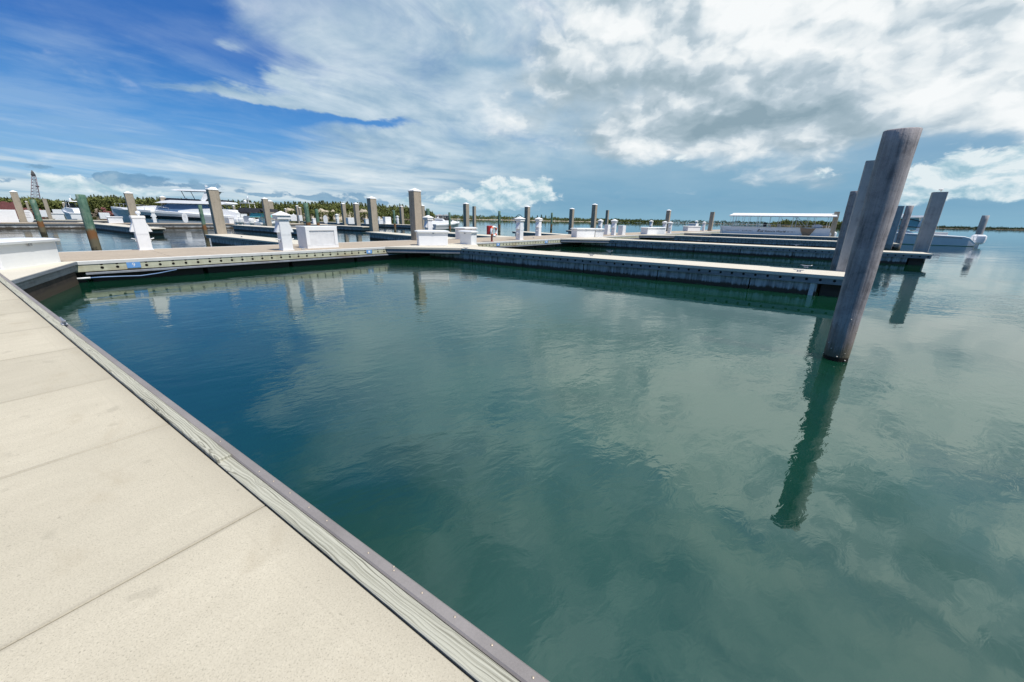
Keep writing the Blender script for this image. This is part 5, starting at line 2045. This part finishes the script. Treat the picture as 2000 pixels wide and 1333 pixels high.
def far_wood(name, u0, u1, dist, depth, top, n, size, mat):
    mb = MB()
    for i in range(n):
        u = rt.uniform(u0, u1)
        p_ = polar(u, dist + rt.uniform(0, depth))
        v_ = top(u)
        h = max(1.0, top_z(p_, u, v_) * (1 + .22 * math.sin(u * .21) * math.sin(u * .053 + 1) + .12 * math.sin(u * .9)))
        leaf_blades(mb, (p_.x, p_.y, h * rt.uniform(.12, .86)), size, 4, rt, .5)
    return tag(mb.build(name, mat), kind='stuff')


def hz(u):
    return 409.2 + .01937 * u


far_wood('low_coastal_wood', 842, 1300, 850, 60, lambda u: hz(u) - (5.6 if u < 1000 else 4.6 - (u - 1000) * .003), 5200, 2.1, 'shrub_green')
far_wood('distant_mangrove', 1180, 2300, 1530, 60, lambda u: hz(u) - (4.6 if u < 1500 else 3.6 if u < 1750 else 2.3), 7000, 2.6, 'mangrove')
far_wood('mangrove_thicket', 1512, 1684, 700, 60, lambda u: hz(u) - 7.0 * min(1, (u - 1505) / 30, (1692 - u) / 30), 1700, 2.6, 'shrub_green')
# a few taller casuarinas over the low coastal wood
for u, dv in ((1050, 9), (1058, 10.5), (1066, 9.5), (1040, 8), (990, 8), (978, 7.5), (903, 8), (1073, 8)):
    k = rt.randrange(5)
    o = copy_tree(TREES[k])
    p_ = polar(u, 845, 1.0)
    s_ = (top_z(p_, u, hz(u) - dv) - 1) / 17
    o.location = p_
    o.scale = (s_ * 1.1, s_ * 1.1, s_)
    o.rotation_euler = (0, 0, rt.uniform(0, 6))
    tag(o, 'small far casuarina rising over the low wood beyond the middle pedestals', 'tree', 'casuarinas over the low coastal wood')

# rust-red breakwater wall at the far left
a0, a1 = polar(-80, 330), polar(46, 322)
t = empty('retaining_wall', (a0 + a1) / 2, 0, 'long rust-red sheet wall on the bank at the left edge, under the trees', 'wall')
mb = MB()
d_ = (a1 - a0)
Lw = d_.length
d_.normalize()
nv = Vector((d_.y, -d_.x, 0))
for i in range(40):
    c_ = a0 + d_ * (Lw * (i + .5) / 40) + nv * (.12 if i % 2 else 0)
    mb.box((c_.x, c_.y, 2.2 + .3 * math.sin(i * .9)), (Lw / 40, .8, 7.0), (d_, nv, UP))
local(mb.build('sheet_piling', 'rust_red'), t)
# dark rubble and gear heaped on the bank
for i, (u, dv) in enumerate(((52, 4), (66, 6), (78, 3), (192, 6), (205, 8))):
    p_ = polar(u, 330)
    t = empty('rubble_heap', p_, rt.uniform(0, 6), ['red-brown rubble heap on the bank beside the capped piling at the left edge', 'red-brown rubble heap on the bank behind the short green pile', 'low rubble heap on the bank right of the short green pile', 'reddish rubble heap on the bank left of the bow of the motor yacht', 'larger reddish rubble heap just off the bow of the motor yacht'][i], 'rubble', 'rubble heaps on the far bank')
    mb = MB()
    hh = top_z(p_, u, hz(u) - dv)
    for k in range(26):
        s_ = rt.uniform(.6, 1.6)
        q = Quaternion((rt.random(), rt.random(), rt.random()), rt.uniform(0, 3)).to_matrix()
        z = rt.uniform(.2, 1) ** 1.5 * hh
        r_ = (1.1 - z / hh) * 4.5
        mb.box((rt.gauss(0, .6) * r_, rt.gauss(0, .6) * r_, z - s_ * .5), (s_, s_ * rt.uniform(.4, 1), s_ * rt.uniform(.4, .9)), (q.col[0].normalized(), q.col[1].normalized(), q.col[2].normalized()), 0, .8)
    mb.build('stones', ['rust_red', 'soil'][i % 2], t)

# lattice crane boom over the trees; it leans
R_d = 560
p_ = polar(66.6, R_d, 0, 400)
tp = polar(62.6, R_d, 0, 335)
zt = top_z(tp, 62.6, 333)
lean_v = tp - p_
t = empty('crane_boom', p_, 0, 'slender red and grey lattice crane boom rising over the trees at the far left', 'crane')
w0, w1 = 3.7, 1.2
s_v = Vector((p_.y, -p_.x, 0)).normalized()
f_v = Vector((p_.x, p_.y, 0)).normalized()


def bp(sx_, sy, f):
    w_ = w0 + (w1 - w0) * f
    return lean_v * f + s_v * (sx_ * w_) + f_v * (sy * w_) + UP * (f * (zt - 5))


for sx_ in (-1, 1):
    for sy in (-1, 1):
        mb = MB(); mb.tube([bp(sx_, sy, 0), bp(sx_, sy, 1)], .20, 6); mb.build('leg', 'crane_paint', t)
mb = MB()
nb = 12
for i in range(nb):
    f0, f1 = i / nb, (i + 1) / nb
    for (x0, y0), (x1, y1) in (((-1, -1), (1, -1)), ((1, -1), (1, 1)), ((1, 1), (-1, 1)), ((-1, 1), (-1, -1))):
        mb.tube([bp(x0, y0, f0), bp(x1, y1, f1)], .15, 5)
        mb.tube([bp(x1, y1, f0), bp(x0, y0, f1)], .15, 5)
        mb.tube([bp(x0, y0, f1), bp(x1, y1, f1)], .2, 5)
mb.build('bracing', 'crane_grey', t)
mb = MB(); mb.loft([[lean_v + s_v * (s * x) + f_v * (s * y) + UP * z for x, y in ((-1, -1), (1, -1), (1, 1), (-1, 1))] for s, z in ((1.2, zt - 5.2), (1.4, zt - 3.6), (.8, zt - 1.4), (.25, zt))]); mb.build('boom_head', 'dark_metal', t)
q0, q1, q2 = (polar(u, R_d, 0, v) - p_ + UP * top_z(polar(u, R_d, 0, v), u, v) for u, v in ((67.5, 350), (73, 364.5), (78, 388)))
mb = MB(); mb.tube([q0, q1], .18, 5); mb.tube([q1, q2], .18, 5); mb.ellipsoid(q1, (1.2, 1.2, .9), 8, 5); mb.build('hook_block', 'dark_metal', t)

# houses and the arched shelter beyond the water
for i, (u, dist, w, lab) in enumerate(((858, 520, 10, 'low far house with a white roof behind the cabin cruiser, left of two'), (871, 540, 8, 'low far house with a white roof behind the cabin cruiser, right of two'), (1005, 800, 9, 'tiny pale building on the far beach left of the middle pedestal'))):
    p_ = polar(u, dist, 1.0)
    a, _ = sky_at(u, 420)
    t = empty('beach_house', p_, -a, lab, 'house')
    hw = top_z(p_, u, hz(u) - (7.5 if i < 2 else 3)) - 1
    mb = MB(); mb.box((0, 0, hw * .35), (w, 7, hw * .7)); mb.build('wall', 'house_wall', t)
    mb = MB(); slab(mb, [(-w / 2 - .6, hw * .68), (0, hw), (w / 2 + .6, hw * .68)], 4.0); mb.build('roof', 'roof_white', t)
    for x in (-.3, 0, .3):
        mb = MB(); mb.box((x * w, -3.53, hw * .36), (1.1, .08, hw * .28)); mb.build('window', 'tinted_glass', t)
    mb = MB(); mb.box((.14 * w, -3.53, hw * .26), (.9, .07, hw * .5)); mb.build('door', 'dark_metal', t)
p_ = polar(1014, 790, 1.0)
t = empty('arched_shelter', p_, -sky_at(1014, 420)[0], 'dark arched shelter on the far beach behind the nearer middle pedestal', 'shelter')
hh = top_z(p_, 1014, 419.5) - 1
mb = MB()
pr = [(7.5 * math.cos(math.pi * k / 14), hh * math.sin(math.pi * k / 14)) for k in range(15)]
pi_ = [(6.4 * math.cos(math.pi * k / 14), (hh - 1.0) * math.sin(math.pi * k / 14)) for k in range(15)]
for k in range(14):
    for y in (-4,):
        q = [pr[k], pr[k + 1], pi_[k + 1], pi_[k]]
        mb.add([(x, -4, z) for x, z in q] + [(x, 4, z) for x, z in q], [(0, 1, 2, 3), (7, 6, 5, 4), (0, 4, 5, 1), (2, 6, 7, 3)])
mb.build('vault', 'canvas_dark', t)
mb = MB()
for x in (-4.5, 0, 4.5):
    mb.box((x, 0, hh * .3), (.4, 6, hh * .6))
mb.build('inner_post', 'grey_metal', t)
